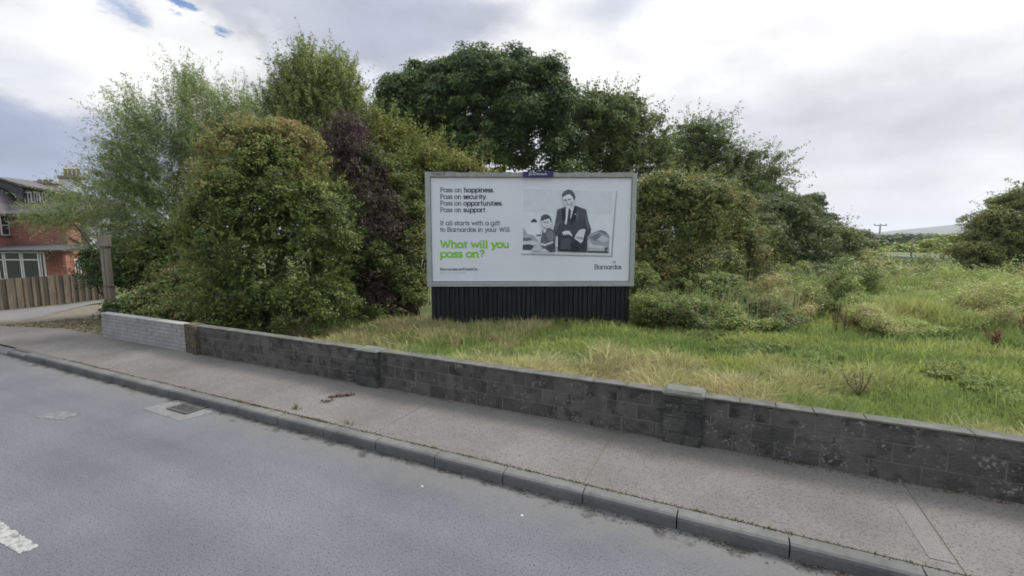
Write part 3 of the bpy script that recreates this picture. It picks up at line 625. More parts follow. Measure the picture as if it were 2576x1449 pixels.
# 1 dome bush
def mk(name, x, y, dep, label, cat, group=None, z=None):
    p = at(x, y, dep); p[2] = terr(np.array(p[0]), np.array(p[1])) if z is None else z
    return empty(name, p, label, cat, group), p
e, p = mk('dome_bush', 690, 850, 12.6, 'tall rounded bush with russet tinged top just behind the wall', 'bush')
bl = [BB(690, 640, 12.6, 185, 205, 1.8), BB(665, 450, 12.8, 155, 130, 1.4), BB(700, 390, 12.8, 90, 85, 1.1), BB(590, 560, 12.4, 110, 170, 1.4), BB(800, 590, 12.6, 95, 150, 1.2), BB(700, 780, 12.2, 175, 90, 1.3), BB(585, 740, 12.2, 90, 100, 1.1), BB(830, 770, 12.2, 70, 80, 1.0)]
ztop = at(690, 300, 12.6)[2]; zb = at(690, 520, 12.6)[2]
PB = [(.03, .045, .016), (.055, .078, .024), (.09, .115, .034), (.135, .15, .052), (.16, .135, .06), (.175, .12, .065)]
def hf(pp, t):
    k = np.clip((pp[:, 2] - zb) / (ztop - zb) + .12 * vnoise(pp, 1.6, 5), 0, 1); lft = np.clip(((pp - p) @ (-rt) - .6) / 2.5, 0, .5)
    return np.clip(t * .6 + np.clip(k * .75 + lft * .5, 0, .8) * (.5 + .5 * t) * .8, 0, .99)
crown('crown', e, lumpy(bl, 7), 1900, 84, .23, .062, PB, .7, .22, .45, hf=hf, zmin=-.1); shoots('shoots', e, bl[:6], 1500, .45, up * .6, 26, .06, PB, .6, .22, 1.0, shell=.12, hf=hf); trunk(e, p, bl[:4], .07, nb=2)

# 2 willow, feathery
e, p = mk('willow_tree', 400, 770, 18.5, 'feathery grey green willow spreading over the brick house', 'tree')
bl = [BB(395, 420, 18, 75, 120, 1.3), BB(350, 320, 18, 45, 70, .9), BB(495, 330, 18.5, 60, 120, 1.2), BB(482, 245, 18.5, 26, 50, .6), BB(315, 515, 17.5, 85, 60, 1.4), BB(200, 525, 17.5, 70, 30, 1.0), BB(165, 552, 17.5, 62, 20, .9), BB(440, 560, 18, 90, 120, 1.6), BB(350, 620, 17.8, 80, 60, 1.2), BB(610, 300, 19, 60, 60, 1.2), BB(560, 400, 18.6, 90, 110, 1.5), BB(330, 440, 18, 60, 60, 1)]
up = np.array([0, 0, 1.]); lf = -rt
bias = [up * .7 + lf * .4, up * .8 + lf * .5, up * 1.0 + lf * .1, up * 1.1 + lf * .15, lf * .7 + up * .15, lf * .8 + up * .05, lf * .7 - up * .1, up * .5 + lf * .4, lf * .6 - up * .25, up * .9, up * .8, up * .5 + lf * .8]
PW = [(.07, .095, .042), (.115, .15, .066), (.165, .2, .088), (.215, .235, .115)]
shoots('crown', e, bl, 3700, 1.0, bias, 46, .10, PW, .26, .16, .45); trunk(e, p, bl, .09, nb=1)

# 3 tall light tree
e, p = mk('poplar_tree', 800, 800, 17, 'tall upright light green tree between the willow and dark sycamore', 'tree')
bl = [BB(800, 330, 17, 100, 130, 1.5), BB(785, 215, 17, 50, 65, .9), BB(735, 250, 17, 45, 65, .9), BB(850, 250, 17, 55, 80, 1), BB(880, 330, 17, 45, 60, .9), BB(700, 320, 17, 45, 60, .9), BB(775, 165, 17, 16, 28, .4), BB(840, 195, 17, 24, 28, .5), BB(820, 450, 17, 100, 100, 1.4)]
PT = [(.065, .085, .038), (.11, .135, .055), (.16, .185, .075), (.21, .22, .10)]
shoots('crown', e, bl, 3000, .75, up * 1.0, 40, .09, PT, .42, .18, .6); trunk(e, p, bl, .1, nb=1)

# 4 purple shrub
e, p = mk('purple_shrub', 960, 830, 14.6, 'dark purple leaved shrub left of the billboard', 'shrub')
bl = lumpy([BB(895, 440, 14.6, 60, 105, .9), BB(925, 560, 14.6, 70, 115, 1.0), BB(975, 600, 14.8, 60, 110, .9), BB(965, 740, 14.6, 70, 90, .9), BB(870, 350, 14.8, 42, 55, .7), BB(955, 470, 14.9, 25, 70, .5)], 3)
PP = [(.028, .018, .024), (.045, .026, .034), (.06, .04, .045), (.05, .06, .03), (.07, .075, .04)]
crown('crown', e, bl, 680, 60, .26, .062, PP, .6, .25, .6, zmin=-.1); shoots('shoots', e, bl, 1500, .55, up * .5, 16, .065, PP, .4, .25, .7); trunk(e, p, bl, .05, M_PTWIG, nb=3, extra=1.3)
# 4b green hedge plant under purple, at left of the board
e, p = mk('green_shrub', 1050, 820, 15.2, 'dark green leafy shrub tucked between purple shrub and billboard edge', 'shrub')
bl = lumpy([BB(1030, 600, 15.2, 50, 130, .9), BB(1035, 745, 14.6, 45, 75, .8), BB(880, 700, 15.2, 60, 150, .8), BB(1000, 480, 15.4, 45, 80, .8), BB(1000, 690, 14.4, 35, 50, .5), BB(930, 800, 13.8, 70, 30, .5), BB(905, 560, 14.3, 28, 70, .4), BB(950, 660, 14.0, 35, 60, .4), BB(940, 430, 14.9, 35, 50, .6)], 3)
crown('crown', e, bl, 1150, 60, .25, .066, G_BUSH, .7, .22, .5, zmin=-.1); trunk(e, p, bl, .05, nb=2)
# 5 yellow-green shrub behind board
e, p = mk('yellow_green_shrub', 1060, 800, 17.5, 'loose yellow green shrub rising behind the left end of the billboard', 'shrub')
bl = [BB(1040, 440, 17.5, 100, 100, 1.4), BB(980, 400, 17.5, 60, 90, 1.2), BB(1120, 450, 17.5, 75, 60, 1), BB(1050, 560, 17.5, 110, 120, 1.3), BB(960, 350, 17.3, 40, 60, .8), BB(1190, 450, 17.6, 50, 28, .7)]
PY = [(.05, .062, .02), (.085, .10, .028), (.125, .14, .038), (.17, .175, .055)]
crown('crown', e, lumpy(bl, 5), 900, 60, .3, .08, PY, .6, .2, .55); shoots('shoots', e, bl[:3] + [bl[4], bl[5]], 700, .9, up * .9 + rt * .15, 28, .09, PY, .5, .2, .6); trunk(e, p, bl, .06, nb=2)

# 6 big dark sycamore, two crowns
e, p = mk('sycamore_tree', 1210, 760, 30, 'big dark rounded sycamore rising behind the left half of the billboard', 'tree')
bl = [BB(1230, 280, 30, 170, 140, 4), BB(1270, 215, 30, 115, 75, 3), BB(1080, 270, 30, 110, 85, 3), BB(1030, 330, 30, 85, 90, 2.6), BB(1350, 280, 30, 85, 120, 3), BB(1190, 195, 30, 60, 45, 2), BB(1340, 215, 30, 70, 50, 2), BB(1250, 400, 30, 230, 90, 3.4), BB(1120, 205, 30, 55, 40, 1.8), BB(980, 290, 30, 36, 40, 1.6)]
PD = [(.02, .038, .017), (.034, .058, .022), (.056, .088, .03), (.09, .125, .042)]
crown('crown', e, lumpy(bl, 6, .2, .38), 1350, 150, .8, .165, PD, .75, .17, .42, flat=.6); trunk(e, p, bl[:6], .3, nb=1)
e, p = mk('sycamore_tree', 1520, 760, 33, 'lighter open crowned sycamore behind the right half of the billboard', 'tree')
bl = [BB(1520, 340, 33, 110, 85, 3.5), BB(1480, 290, 33, 60, 45, 2.4), BB(1570, 300, 33, 60, 50, 2.4), BB(1600, 370, 33, 80, 70, 3), BB(1450, 380, 33, 70, 70, 3), BB(1540, 430, 33, 140, 70, 3), BB(1500, 262, 33, 40, 22, 1.5), BB(1650, 410, 33, 45, 55, 2)]
PD2 = [(.04, .058, .02), (.06, .084, .028), (.085, .112, .038), (.12, .145, .05)]
crown('crown', e, lumpy(bl, 5), 620, 95, .6, .15, PD2, .7, .18, .5, flat=.65); shoots('shoots', e, bl, 700, 1.3, up * .5, 26, .15, PD2, .6, .2, 1.0, shell=.2); trunk(e, p, bl, .22, nb=1)
e, p = mk('open_tree', 1760, 720, 38, 'smaller thin crowned tree right of the billboard with sky showing through', 'tree')
bl = [BB(1760, 350, 38, 65, 45, 2.6), BB(1710, 400, 38, 45, 50, 2.4), BB(1800, 400, 38, 55, 45, 2.4), BB(1750, 430, 38, 90, 45, 2.6), BB(1860, 430, 38, 50, 35, 2)]
crown('crown', e, lumpy(bl, 4), 300, 85, .5, .15, PD2, .6, .18, .55, flat=.65); shoots('shoots', e, bl, 620, 1.5, up * .5 + rt * .2, 32, .16, PD2, .5, .2, .8, shell=.5); trunk(e, p, bl, .2, nb=2)
e, p = mk('leaning_tree', 1860, 700, 36, 'ragged tree with loose branches reaching right over the thicket', 'tree')
bl = [BB(1880, 470, 36, 70, 45, 2.6), BB(1945, 440, 36, 42, 22, 1.6), BB(1950, 395, 36, 25, 10, 1), BB(1900, 400, 36, 30, 16, 1.2), BB(1840, 500, 36, 70, 50, 2.4), BB(1930, 485, 36, 50, 25, 1.6)]
crown('crown', e, bl, 190, 75, .42, .14, PD2, .55, .2, .6, flat=.55); shoots('shoots', e, bl, 420, 1.5, up * .35 + rt * .5, 30, .15, PD2, .5, .2, .8, shell=.6); trunk(e, p, bl, .16, nb=3, extra=1.4)
e, p = mk('pine_tree', 2045, 680, 52, 'small dark flat topped pine beyond the bushes', 'tree')
bl = [BB(2040, 512, 52, 36, 20, 1.8), BB(2065, 550, 52, 40, 14, 1.8), BB(2030, 540, 52, 30, 26, 1.6)]
crown('crown', e, bl, 130, 60, .7, .3, G_DARK, .4, .15, .45, flat=.5); trunk(e, p, bl, .2, nb=1)

# 7 shrubs right of board
PS = [(.038, .055, .02), (.066, .086, .028), (.10, .12, .038), (.14, .145, .055), (.17, .13, .065)]
def bush(name, lab, cat, x, y, dep, blobs, nc, per, cr, sz, pal, tw=.06, **k):
    nsh = nc // 2
    e, p = mk(name, x, y, dep, lab, cat); bl = [BB(*q) for q in blobs]; crown('crown', e, lumpy(bl, 6), nc, per, cr, sz, pal, **k); trunk(e, p, bl, tw, nb=1)
    shoots('shoots', e, bl, nsh, cr * 2.0, up * .5, 16, sz, pal, .5, .22, 1.0, shell=.15); return e
bush('hawthorn_bush', 'dense olive bush pressed against the right edge of the billboard', 'bush', 1680, 790, 16.5, [(1690, 560, 17, 95, 110, 1.4), (1660, 490, 17, 60, 55, 1.1), (1740, 520, 17, 90, 80, 1.3), (1790, 690, 17.5, 70, 70, 1.2), (1690, 700, 16.5, 100, 95, 1.2), (1625, 640, 16.6, 30, 110, .6)], 1700, 62, .3, .078, PS, jit=.22, shell=.5, zmin=-.1)
bush('bramble_bush', 'low bright green bramble bush sprawling at the lower right corner of the billboard', 'bush', 1680, 825, 13.8, [(1650, 780, 14, 60, 45, .8), (1740, 785, 14, 80, 40, .9), (1840, 780, 15, 90, 40, 1), (1620, 740, 14.8, 35, 70, .6), (1940, 775, 16, 80, 35, 1), (1760, 730, 15.5, 120, 45, 1)], 1300, 50, .2, .062, [(.05, .07, .025), (.08, .11, .038), (.115, .15, .05), (.15, .18, .07), (.17, .14, .08)], jit=.22, shell=.5, zmin=-.1)
bush('bramble_bush', 'dark green bramble mound in the pale weeds straight below the distant pole', 'bush', 2200, 775, 19, [(2190, 745, 19, 60, 32, 1.1), (2240, 760, 18.5, 45, 22, .9)], 520, 50, .22, .07, [(.04, .06, .025), (.065, .09, .035), (.09, .125, .045), (.13, .15, .07)], jit=.22, shell=.5, zmin=-.1)
bush('bramble_bush', 'dark bramble mound between the billboard brambles and the pale weeds', 'bush', 2090, 745, 22, [(2080, 705, 22, 70, 36, 1.4), (2140, 715, 22, 60, 28, 1.2), (2020, 715, 22, 60, 34, 1.2)], 700, 50, .26, .08, [(.04, .06, .028), (.065, .088, .038), (.09, .12, .05), (.14, .14, .08)], jit=.22, shell=.5, zmin=-.1)
bush('bramble_bush', 'grey green bramble mound in front of the metal fence panel', 'bush', 2350, 720, 27, [(2330, 715, 27, 90, 18, 1.6), (2430, 718, 26.5, 60, 15, 1.4), (2260, 715, 26, 60, 18, 1.3)], 600, 50, .28, .085, [(.05, .07, .035), (.08, .105, .045), (.11, .14, .06), (.16, .15, .09)], jit=.22, shell=.5, zmin=-.1)
bush('bramble_bush', 'yellow green weedy mound near the right edge of the view', 'bush', 2470, 790, 18, [(2450, 765, 19, 80, 22, 1.1), (2540, 775, 18.5, 60, 20, 1.0)], 420, 50, .2, .065, [(.07, .09, .035), (.11, .14, .045), (.15, .18, .06), (.18, .18, .08)], jit=.22, shell=.5, zmin=-.1)
bush('hawthorn_bush', 'rounded brownish green bush right of the olive one, in front of bare branches', 'bush', 1830, 740, 19.5, [(1800, 580, 20, 85, 90, 1.5), (1850, 620, 19.5, 75, 65, 1.4), (1760, 660, 19, 90, 60, 1.3), (1850, 690, 19.5, 90, 55, 1.3), (1830, 530, 20, 50, 50, 1.2)], 1200, 60, .33, .085, PS, jit=.22, shell=.5, zmin=-.1)
bush('elder_bush', 'broad dark green bush in the middle of the thicket row', 'bush', 1970, 690, 27, [(1960, 560, 27, 80, 60, 2), (1900, 600, 26, 70, 60, 2), (2010, 600, 27, 80, 55, 2), (1960, 530, 27.5, 60, 40, 1.8), (1960, 650, 26, 110, 45, 1.8)], 900, 70, .42, .115, [(.035, .052, .022), (.055, .075, .03), (.08, .10, .04), (.11, .12, .05)], jit=.2, shell=.5, zmin=-.1)
bush('elder_bush', 'low green bush ending the thicket row beside the far field', 'bush', 2090, 680, 33, [(2080, 605, 33, 70, 45, 2), (2040, 620, 32, 60, 40, 2), (2130, 625, 34, 50, 28, 1.8), (2080, 655, 32, 90, 25, 1.8)], 550, 70, .45, .13, [(.04, .06, .022), (.065, .085, .03), (.10, .12, .04), (.14, .14, .055)], jit=.2, shell=.5, zmin=-.1)
bush('roadside_bush', 'large olive bush at the right edge of the waste ground', 'bush', 2580, 715, 31, [(2560, 620, 31, 120, 75, 2.6), (2520, 580, 31, 75, 55, 2), (2620, 560, 31, 90, 90, 2.5), (2450, 650, 30.5, 45, 45, 1.6), (2660, 640, 31, 100, 80, 2), (2540, 520, 31.5, 40, 28, 1.4)], 1500, 75, .42, .125, [(.04, .055, .02), (.07, .085, .026), (.105, .115, .034), (.14, .14, .045)], jit=.2, shell=.5, zmin=-.1)
bush('roadside_tree', 'taller dark tree behind the olive bush at the far right', 'tree', 2640, 700, 40, [(2600, 520, 40, 70, 45, 2.4), (2660, 500, 40, 80, 70, 2.5)], 260, 60, .7, .24, PD2, .12, jit=.2, shell=.5)
# left side low shrubs
bush('laurel_bush', 'dark low evergreen bush behind the wooden post', 'bush', 290, 760, 17.2, [(285, 680, 17.2, 62, 62, 1), (262, 690, 17.4, 30, 35, .7), (330, 700, 17, 40, 50, .8)], 330, 50, .25, .1, G_DARK, jit=.2, shell=.5)
bush('laurel_bush', 'small dark shrub low behind the grey brick wall', 'bush', 350, 800, 14.2, [(340, 778, 14.2, 60, 28, .6), (300, 785, 14.2, 30, 20, .5)], 150, 45, .16, .08, G_DARK, jit=.2, shell=.5)
bush('bramble_bush', 'mixed green and russet bramble bush left of the rounded bush', 'bush', 450, 810, 14.5, [(470, 740, 14.5, 90, 70, 1), (400, 770, 14.3, 70, 45, .9), (530, 770, 13.6, 80, 60, .9), (440, 790, 13.6, 90, 35, .7), (600, 810, 12.4, 70, 30, .6)], 700, 50, .22, .085, [(.05, .07, .025), (.085, .11, .035), (.12, .15, .055), (.15, .15, .07), (.16, .09, .06)], jit=.22, shell=.5)
bush('understorey_shrub', 'shaded green shrub beneath the willow branches', 'shrub', 440, 740, 17, [(440, 660, 17, 80, 80, 1.2), (520, 640, 16.5, 70, 110, 1.2), (380, 690, 17, 50, 50, 1)], 380, 50, .32, .11, G_BUSH, jit=.2, shell=.5)

# brambles: one mass of uncountable scrub on the waste ground
def inpoly(x, y, poly):
    r = np.zeros(len(x), bool); j = len(poly) - 1
    for i_ in range(len(poly)):
        xi, yi = poly[i_]; xj, yj = poly[j]; r ^= ((yi > y) != (yj > y)) & (x < (xj - xi) * (y - yi) / (yj - yi + 1e-12) + xi); j = i_
    return r
def gp(poly, z=-.1): return [tuple(ground(x, y, z)[:2]) for x, y in poly]
def scrub(name, label, poly, n, per, hmax, cr, sz, pal, hfun=None, m=M_LEAF, asp=.65):
    q = gp(poly); ax = [a for a, _ in q]; ay = [b for _, b in q]; pts = np.zeros((0, 2))
    # denser towards the viewer (leaf clumps shrink with nearness)
    while len(pts) < n:
        r_ = 1 / rng.uniform(1 / 75, 1 / 9, n * 2); a = rng.uniform(-1.2, .9, n * 2); X, Y = r_ * np.sin(a), r_ * np.cos(a); k = inpoly(X, Y, q); pts = np.concatenate([pts, np.stack([X[k], Y[k]], 1)])
    pts = pts[:n]; dist = np.hypot(pts[:, 0], pts[:, 1]); sfac = np.clip(dist / 16, .8, 3)
    hm = hmax * (.6 + .5 * vnoise(pts, .8, 11)) * np.clip(.6 + .5 * vnoise(pts, 2.4, 12), .3, 1); hm = np.clip(hm, .12, None)
    if hfun is not None: hm = hm * hfun(pts)
    z = terr(pts[:, 0], pts[:, 1]) + hm * rng.uniform(.3, 1, n) ** .6; c = np.column_stack([pts, z])
    d2 = nrm(rng.normal(size=(n, per, 3)) + np.array([0, 0, .3])); off = d2 * rng.uniform(.2, 1, (n, per, 1)) ** .5 * (cr * sfac)[:, None, None]; off[..., 2] *= .8
    p = (c[:, None] + off).reshape(-1, 3); nn = nrm((d2 * .5 + np.array([0, 0, .7]) + rng.normal(size=(n, per, 3)) * .5).reshape(-1, 3))
    t = np.clip(np.repeat(.5 + .38 * vnoise(pts, .9, 21) + rng.normal(size=n) * .14, per) + rng.normal(size=n * per) * .1, 0, .99)
    k = p[:, 2] > terr(p[:, 0], p[:, 1]) - .02
    s = sz * np.repeat(sfac, per) * rng.uniform(.6, 1.3, n * per)
    o = leafmesh(name, p[k], nn[k], s[k], asp, palette(pal, t[k], .2), None, m); tag(o, label, 'undergrowth', kind='stuff'); return o
PBR = [(.15, .10, .07), (.05, .07, .025), (.065, .095, .032), (.095, .135, .042), (.15, .18, .055), (.2, .2, .085), (.22, .17, .11)]
scrub('brambles', 'tangled green brambles spreading right of the billboard', [(1588, 826), (1700, 838), (1850, 842), (1980, 838), (2060, 800), (2160, 790), (2250, 745), (2330, 730), (2360, 700), (2200, 672), (2060, 660), (1900, 668), (1740, 700), (1590, 740)], 13500, 36, 1.8, .19, .062, PBR, hfun=lambda p_: np.clip((np.hypot(p_[:, 0], p_[:, 1]) - 9) / 8, .45, 1) * rng.uniform(.5, 1.25, len(p_)))
scrub('brambles', 'far low scrub in front of the metal fence panel', [(2060, 664), (2200, 680), (2350, 705), (2480, 720), (2520, 712), (2440, 690), (2300, 655), (2150, 648), (2060, 650)], 1500, 30, .45, .16, .07, PBR)

# ------------------------------------------------------------------ meadow grass
def blades(name, label, tuf, per, hgt, wid, col, spread, leanr, cat='grass'):
    n = len(tuf); N_ = n * per; c = np.repeat(tuf, per, 0); dist = np.hypot(c[:, 0], c[:, 1]); a = rng.uniform(0, 6.283, N_); rr = rng.uniform(0, 1, N_) ** .6 * np.repeat(spread, per)
    bx = c[:, 0] + np.cos(a) * rr; by = c[:, 1] + np.sin(a) * rr; keep = (by > 5.84) | (bx < -99); h = np.repeat(hgt, per) * rng.uniform(.45, 1.25, N_); ln = np.repeat(leanr, per) * rng.uniform(.3, 1.3, N_) * h
    la = a + rng.normal(size=N_) * .7; ww = wid * dist * rng.uniform(.6, 1.4, N_); wa = rng.uniform(0, 3.14, N_); wx, wy = np.cos(wa) * ww, np.sin(wa) * ww
    base = np.stack([bx, by, terr(bx, by) - .02], 1); mid = base + np.stack([np.cos(la) * ln * .35, np.sin(la) * ln * .35, h * .6], 1); tip = base + np.stack([np.cos(la) * ln, np.sin(la) * ln, h * (1 - .25 * np.clip(ln / h, 0, 1))], 1)
    wv = np.stack([wx, wy, wx * 0], 1)
    Vv = np.stack([base - wv, base + wv, mid + wv * .8, mid - wv * .8, tip], 1)[keep]; nn = len(Vv); cc = np.repeat(np.repeat(col, per, 0)[keep] * (1 + rng.normal(size=(nn, 1)) * .16), 5, 0); cc[4::5] *= 1.1
    ix = np.arange(nn)[:, None] * 5; Tr = np.concatenate([ix + [0, 1, 2], ix + [0, 2, 3], ix + [3, 2, 4]])
    o = link(name, rawmesh(name, Vv.reshape(-1, 3), Tr, 3, np.clip(cc, .004, .8)), None, M_GRASS); return tag(o, label, cat, kind='stuff')
nt_ = 15000; r_ = 1 / rng.uniform(1 / 70, 1 / 5.6, nt_ * 2); a = rng.uniform(-.9, .62, nt_ * 2); T = np.stack([r_ * np.sin(a), r_ * np.cos(a)], 1)
T = T[(T[:, 1] > 5.8)][:nt_]; 
back = np.array([(P_ - BL) @ bn for P_ in np.column_stack([T, np.zeros(len(T))])]); T = T[~((back < -.3) & (T[:, 0] < -2.4) & (T[:, 0] > -30))]
dn = vnoise(T, .8, 31) * .6 + vnoise(T, 2.3, 32) * .35
dW = T[:, 1] - 5.8                            # distance from wall
ang = np.arctan2(T[:, 0], T[:, 1])
dry = np.clip(.68 - .17 * np.abs(dW - 1.5) + .9 * dn - .04 - .35 * (T[:, 0] > 1.2) * np.clip(T[:, 0] - 1.2, 0, 1), 0, 1)
farw = np.clip((np.hypot(T[:, 0], T[:, 1]) - 14) / 8, 0, 1)
g1 = np.array([.175, .255, .075]); g2 = np.array([.34, .38, .12]); tan = np.array([.46, .40, .22]); olive = np.array([.32, .34, .13])
mx = np.clip(.5 + .6 * vnoise(T, 1.4, 33), 0, 1)[:, None]; lush = g1 * (1 - mx) + g2 * mx
colr = lush * (1 - dry[:, None]) + tan * dry[:, None]; colr = colr * (1 - farw[:, None] * .5) + olive * farw[:, None] * .5
colr *= (1 + rng.normal(size=(len(T), 1)) * .14)
hh = (.12 + .16 * dry + .16 * rng.uniform(0, 1, len(T)) ** 2) * np.clip(1 + .45 * vnoise(T, 2.0, 35), .4, 1.6) * (1 + .5 * farw); sp = .10 + .012 * np.hypot(T[:, 0], T[:, 1])
blades('grass', 'rough meadow grass, green and straw coloured, behind the wall', T, 24, hh, .00085, colr, sp, np.full(len(T), .55) + dry * .4)
# taller pale weeds on the right
n = 3000; q = gp([(2120, 770), (2230, 720), (2450, 728), (2660, 740), (2760, 900), (2450, 860), (2250, 840), (2150, 815)]); pts = np.zeros((0, 2))
while len(pts) < n:
    r_ = 1 / rng.uniform(1 / 44, 1 / 8, 20000); a = rng.uniform(-.2, .8, 20000); X, Y = r_ * np.sin(a), r_ * np.cos(a); P2 = np.stack([X, Y], 1); k = inpoly(X, Y, q) & (vnoise(P2, 1.3, 43) + rng.normal(size=len(X)) * .3 > -.1); pts = np.concatenate([pts, P2[k]])
pts = pts[:n]; mx = np.clip(.5 + .7 * vnoise(pts, .7, 41), 0, 1)[:, None]; hz_ = np.clip(.55 + .45 * vnoise(pts, 1.0, 42) + .2 * vnoise(pts, 3.0, 44), .22, 1.1)
blades('tall_weeds', 'tall pale yellow green weeds on the right of the meadow', pts, 34, rng.uniform(.6, 1.35, n) * hz_ * np.clip((np.hypot(pts[:, 0], pts[:, 1]) - 12) / 7, .3, 1), .0008, np.array([.22, .29, .09]) * (1 - mx) + np.array([.42, .44, .17]) * mx, np.full(n, .35), np.full(n, .4))
scrub('leafy_weeds', 'soft leafy weeds, light green, mixed through the right of the meadow', [(2110, 800), (2180, 730), (2300, 705), (2450, 715), (2700, 735), (2800, 880), (2500, 850), (2300, 860), (2180, 850)], 6000, 36, 1.6, .17, .04, [(.05, .07, .03), (.10, .13, .045), (.16, .2, .06), (.2, .235, .085), (.22, .21, .11), (.16, .12, .08)], hfun=lambda p_: np.clip((np.hypot(p_[:, 0], p_[:, 1]) - 13.2) / 4.5, .35, 1))
# low broad leaved plants flat in the grass
for k, (pg, nn_) in enumerate([([(2330, 935), (2400, 925), (2440, 950), (2380, 970), (2335, 960)], 160), ([(2410, 975), (2470, 965), (2520, 985), (2450, 1000)], 110), ([(1780, 880), (1900, 868), (2000, 880), (1900, 895)], 200), ([(2500, 1010), (2560, 1000), (2576, 1030), (2520, 1040)], 90), ([(1700, 838), (1800, 835), (1860, 850), (1760, 862)], 160), ([(1980, 925), (2100, 905), (2160, 930), (2060, 950)], 120)]):
    scrub('low_weeds', ('dark clump of low broad leaves in the bright grass at the right', 'low leaf patch nearer than the dark clump at the right', 'low leafy patch in the grass beyond the straw coloured stretch', 'low leaf patch at the right edge above the wall', 'low leafy fringe at the foot of the brambles', 'thin leafy patch in the middle of the meadow')[k], pg, nn_, 26, .2, .09, .05, [(.05, .075, .025), (.09, .12, .035), (.14, .17, .055)])
n = 600; q = gp([(1600, 800), (1850, 838), (2080, 800), (2250, 745), (2330, 700), (2150, 672), (1900, 680), (1700, 740)]); pts = np.zeros((0, 2))
while len(pts) < n:
    r_ = 1 / rng.uniform(1 / 50, 1 / 8, 20000); a = rng.uniform(-.6, .6, 20000); X, Y = r_ * np.sin(a), r_ * np.cos(a); k = inpoly(X, Y, q); pts = np.concatenate([pts, np.stack([X[k], Y[k]], 1)])
pts = pts[:n]; blades('tall_weeds', 'pale stalks and weeds poking through the brambles', pts, 5, rng.uniform(.8, 1.5, n), .0006, np.where(rng.uniform(0, 1, (n, 1)) < .5, np.array([.34, .32, .18]), np.array([.2, .27, .09])), np.full(n, .3), np.full(n, .35))
# long dry grass at the foot of the rounded bush
n = 700; X = rng.uniform(-8.9, -4.6, n * 3); Y = 9.6 + (X + 8.9) * .3 + rng.normal(size=n * 3) * .8; k = (Y > 6.2); pts = np.stack([X[k], Y[k]], 1)[:n]
blades('long_grass', 'long straw coloured grass between the bush and the billboard', pts, 30, rng.uniform(.18, .42, n), .0008, np.where(rng.uniform(0, 1, (n, 1)) < .55, np.array([.42, .37, .2]), np.array([.2, .26, .08])), np.full(n, .18), np.full(n, .4))

foot = np.array([BL + bu * rng.uniform(-.1, 5.8) + bn * abs(rng.normal()) * .18 for _ in range(260)])[:, :2]
blades('foot_weeds', 'ragged weeds growing along the bottom of the black boards', foot, 22, rng.uniform(.08, .26, 260), .0008, np.where(rng.uniform(0, 1, (260, 1)) < .3, np.array([.38, .33, .18]), np.array([.16, .24, .07])), np.full(260, .12), np.full(260, .45))
m_rep = mat('repair_strip', (.137, .13, .12), (.19, .18, .168), .8, .9, .9, 120, (.07, .067, .062), 55, .6, spec=.2)
b = MB(); b.face([(1.50, 4.34, .126), (1.655, 4.34, .126), (1.66, 5.2, .126), (1.59, 5.25, .126), (1.49, 5.1, .126)]); tag(b.build('pavement_repair', m_rep), kind='structure')
# ------------------------------------------------------------------ fence, post, houses at the left
m_fence = mat('weathered_planks', (.105, .083, .058), (.165, .135, .098), 3, .95, .5, 40, (.08, .065, .05), 9, .6, stretch=(1, 1, .25))
m_fence2 = mat('dark_planks', (.045, .037, .03), (.075, .062, .05), 3, .95, .5, 40, stretch=(1, 1, .25))
FA = gsl(-90, 792, -.05); FB = gsl(262, 753, -.05); fd = FB - FA; fl = float(np.hypot(fd[0], fd[1])); fu = fd / fl
fe = empty('wooden_fence', FA, 'weathered vertical board fence in front of the brick house', 'fence')
fm = MB(); s_ = 0; q = 0; fnv = np.array([fu[1], -fu[0], 0])
while s_ < fl:
    wd = random.uniform(.16, .21) * (1 if q % 2 else .75); pz = FA + fu * s_; zt = at(0, 0, 1)[2] * 0 + pz[2] + 1.62 + random.uniform(-.02, .02); off = 0 if q % 2 else .04
    Mx = lambda a, n_, z, pz=pz: tuple(np.array([pz[0], pz[1], 0]) + np.array([fu[0], fu[1], 0]) * a + fnv * n_ + np.array([0, 0, z]))
    fm.box(*((-.04, wd + .03) if q % 2 else (0, wd - .012)), off, off + .022, pz[2] + .02, zt, (0 if q % 2 == 0 else int(random.random() < .6)), M=Mx); s_ += wd; q += 1
fm.build('boards', [m_fence, m_fence2], fe)
rl = MB()
for zz in (.35, 1.25):
    rl.prism([(-.03, zz), (-.001, zz), (-.001, zz + .09), (-.03, zz + .09)], 0, fl, lambda t, a, b: tuple(FA + fu * t + fnv * a + np.array([0, 0, b])))
rl.build('rails', m_fence2, fe)
# old timber post
m_oldpost = mat('grey_timber', (.17, .148, .115), (.25, .225, .175), 4, .9, .6, 50, (.17, .155, .125), 8, .6, stretch=(1, 1, .15))
pp = at(281, 793, 14.3); ptop = at(265, 591, 14.3)
pb = empty('timber_post', (pp[0], pp[1], -.1), 'tall square grey timber post standing behind the end of the brick wall', 'post')
hw = .098; zt = float(ptop[2]); M_ = lambda a, b, z: (pp[0] + a * rt[0] + b * fh[0], pp[1] + a * rt[1] + b * fh[1], z)
b = MB(); b.box(-hw, hw, -hw, hw, -.12, 1.02, 0, M=M_); b.box(-hw + .008, hw - .008, -hw + .008, hw - .008, 1.02, zt - .34, 0, M=M_)
b.box(-.02, .02, -hw - .02, -hw - .001, .1, zt - .4, 0, M=M_); b.build('shaft', m_oldpost, pb)
b = MB(); b.box(-hw - .025, hw + .03, -hw - .035, hw + .02, zt - .335, zt, 0, M=M_, top=.012); b.box(-hw - .03, hw + .035, -hw - .04, hw + .02, zt - .352, zt - .337, 0, M=M_); b.build('cap_block', m_oldpost, pb)
b = MB(); b.box(-hw - .02, hw + .02, -hw - .02, hw + .015, .985, 1.02, 0, M=M_); b.build('band', m_fence, pb)

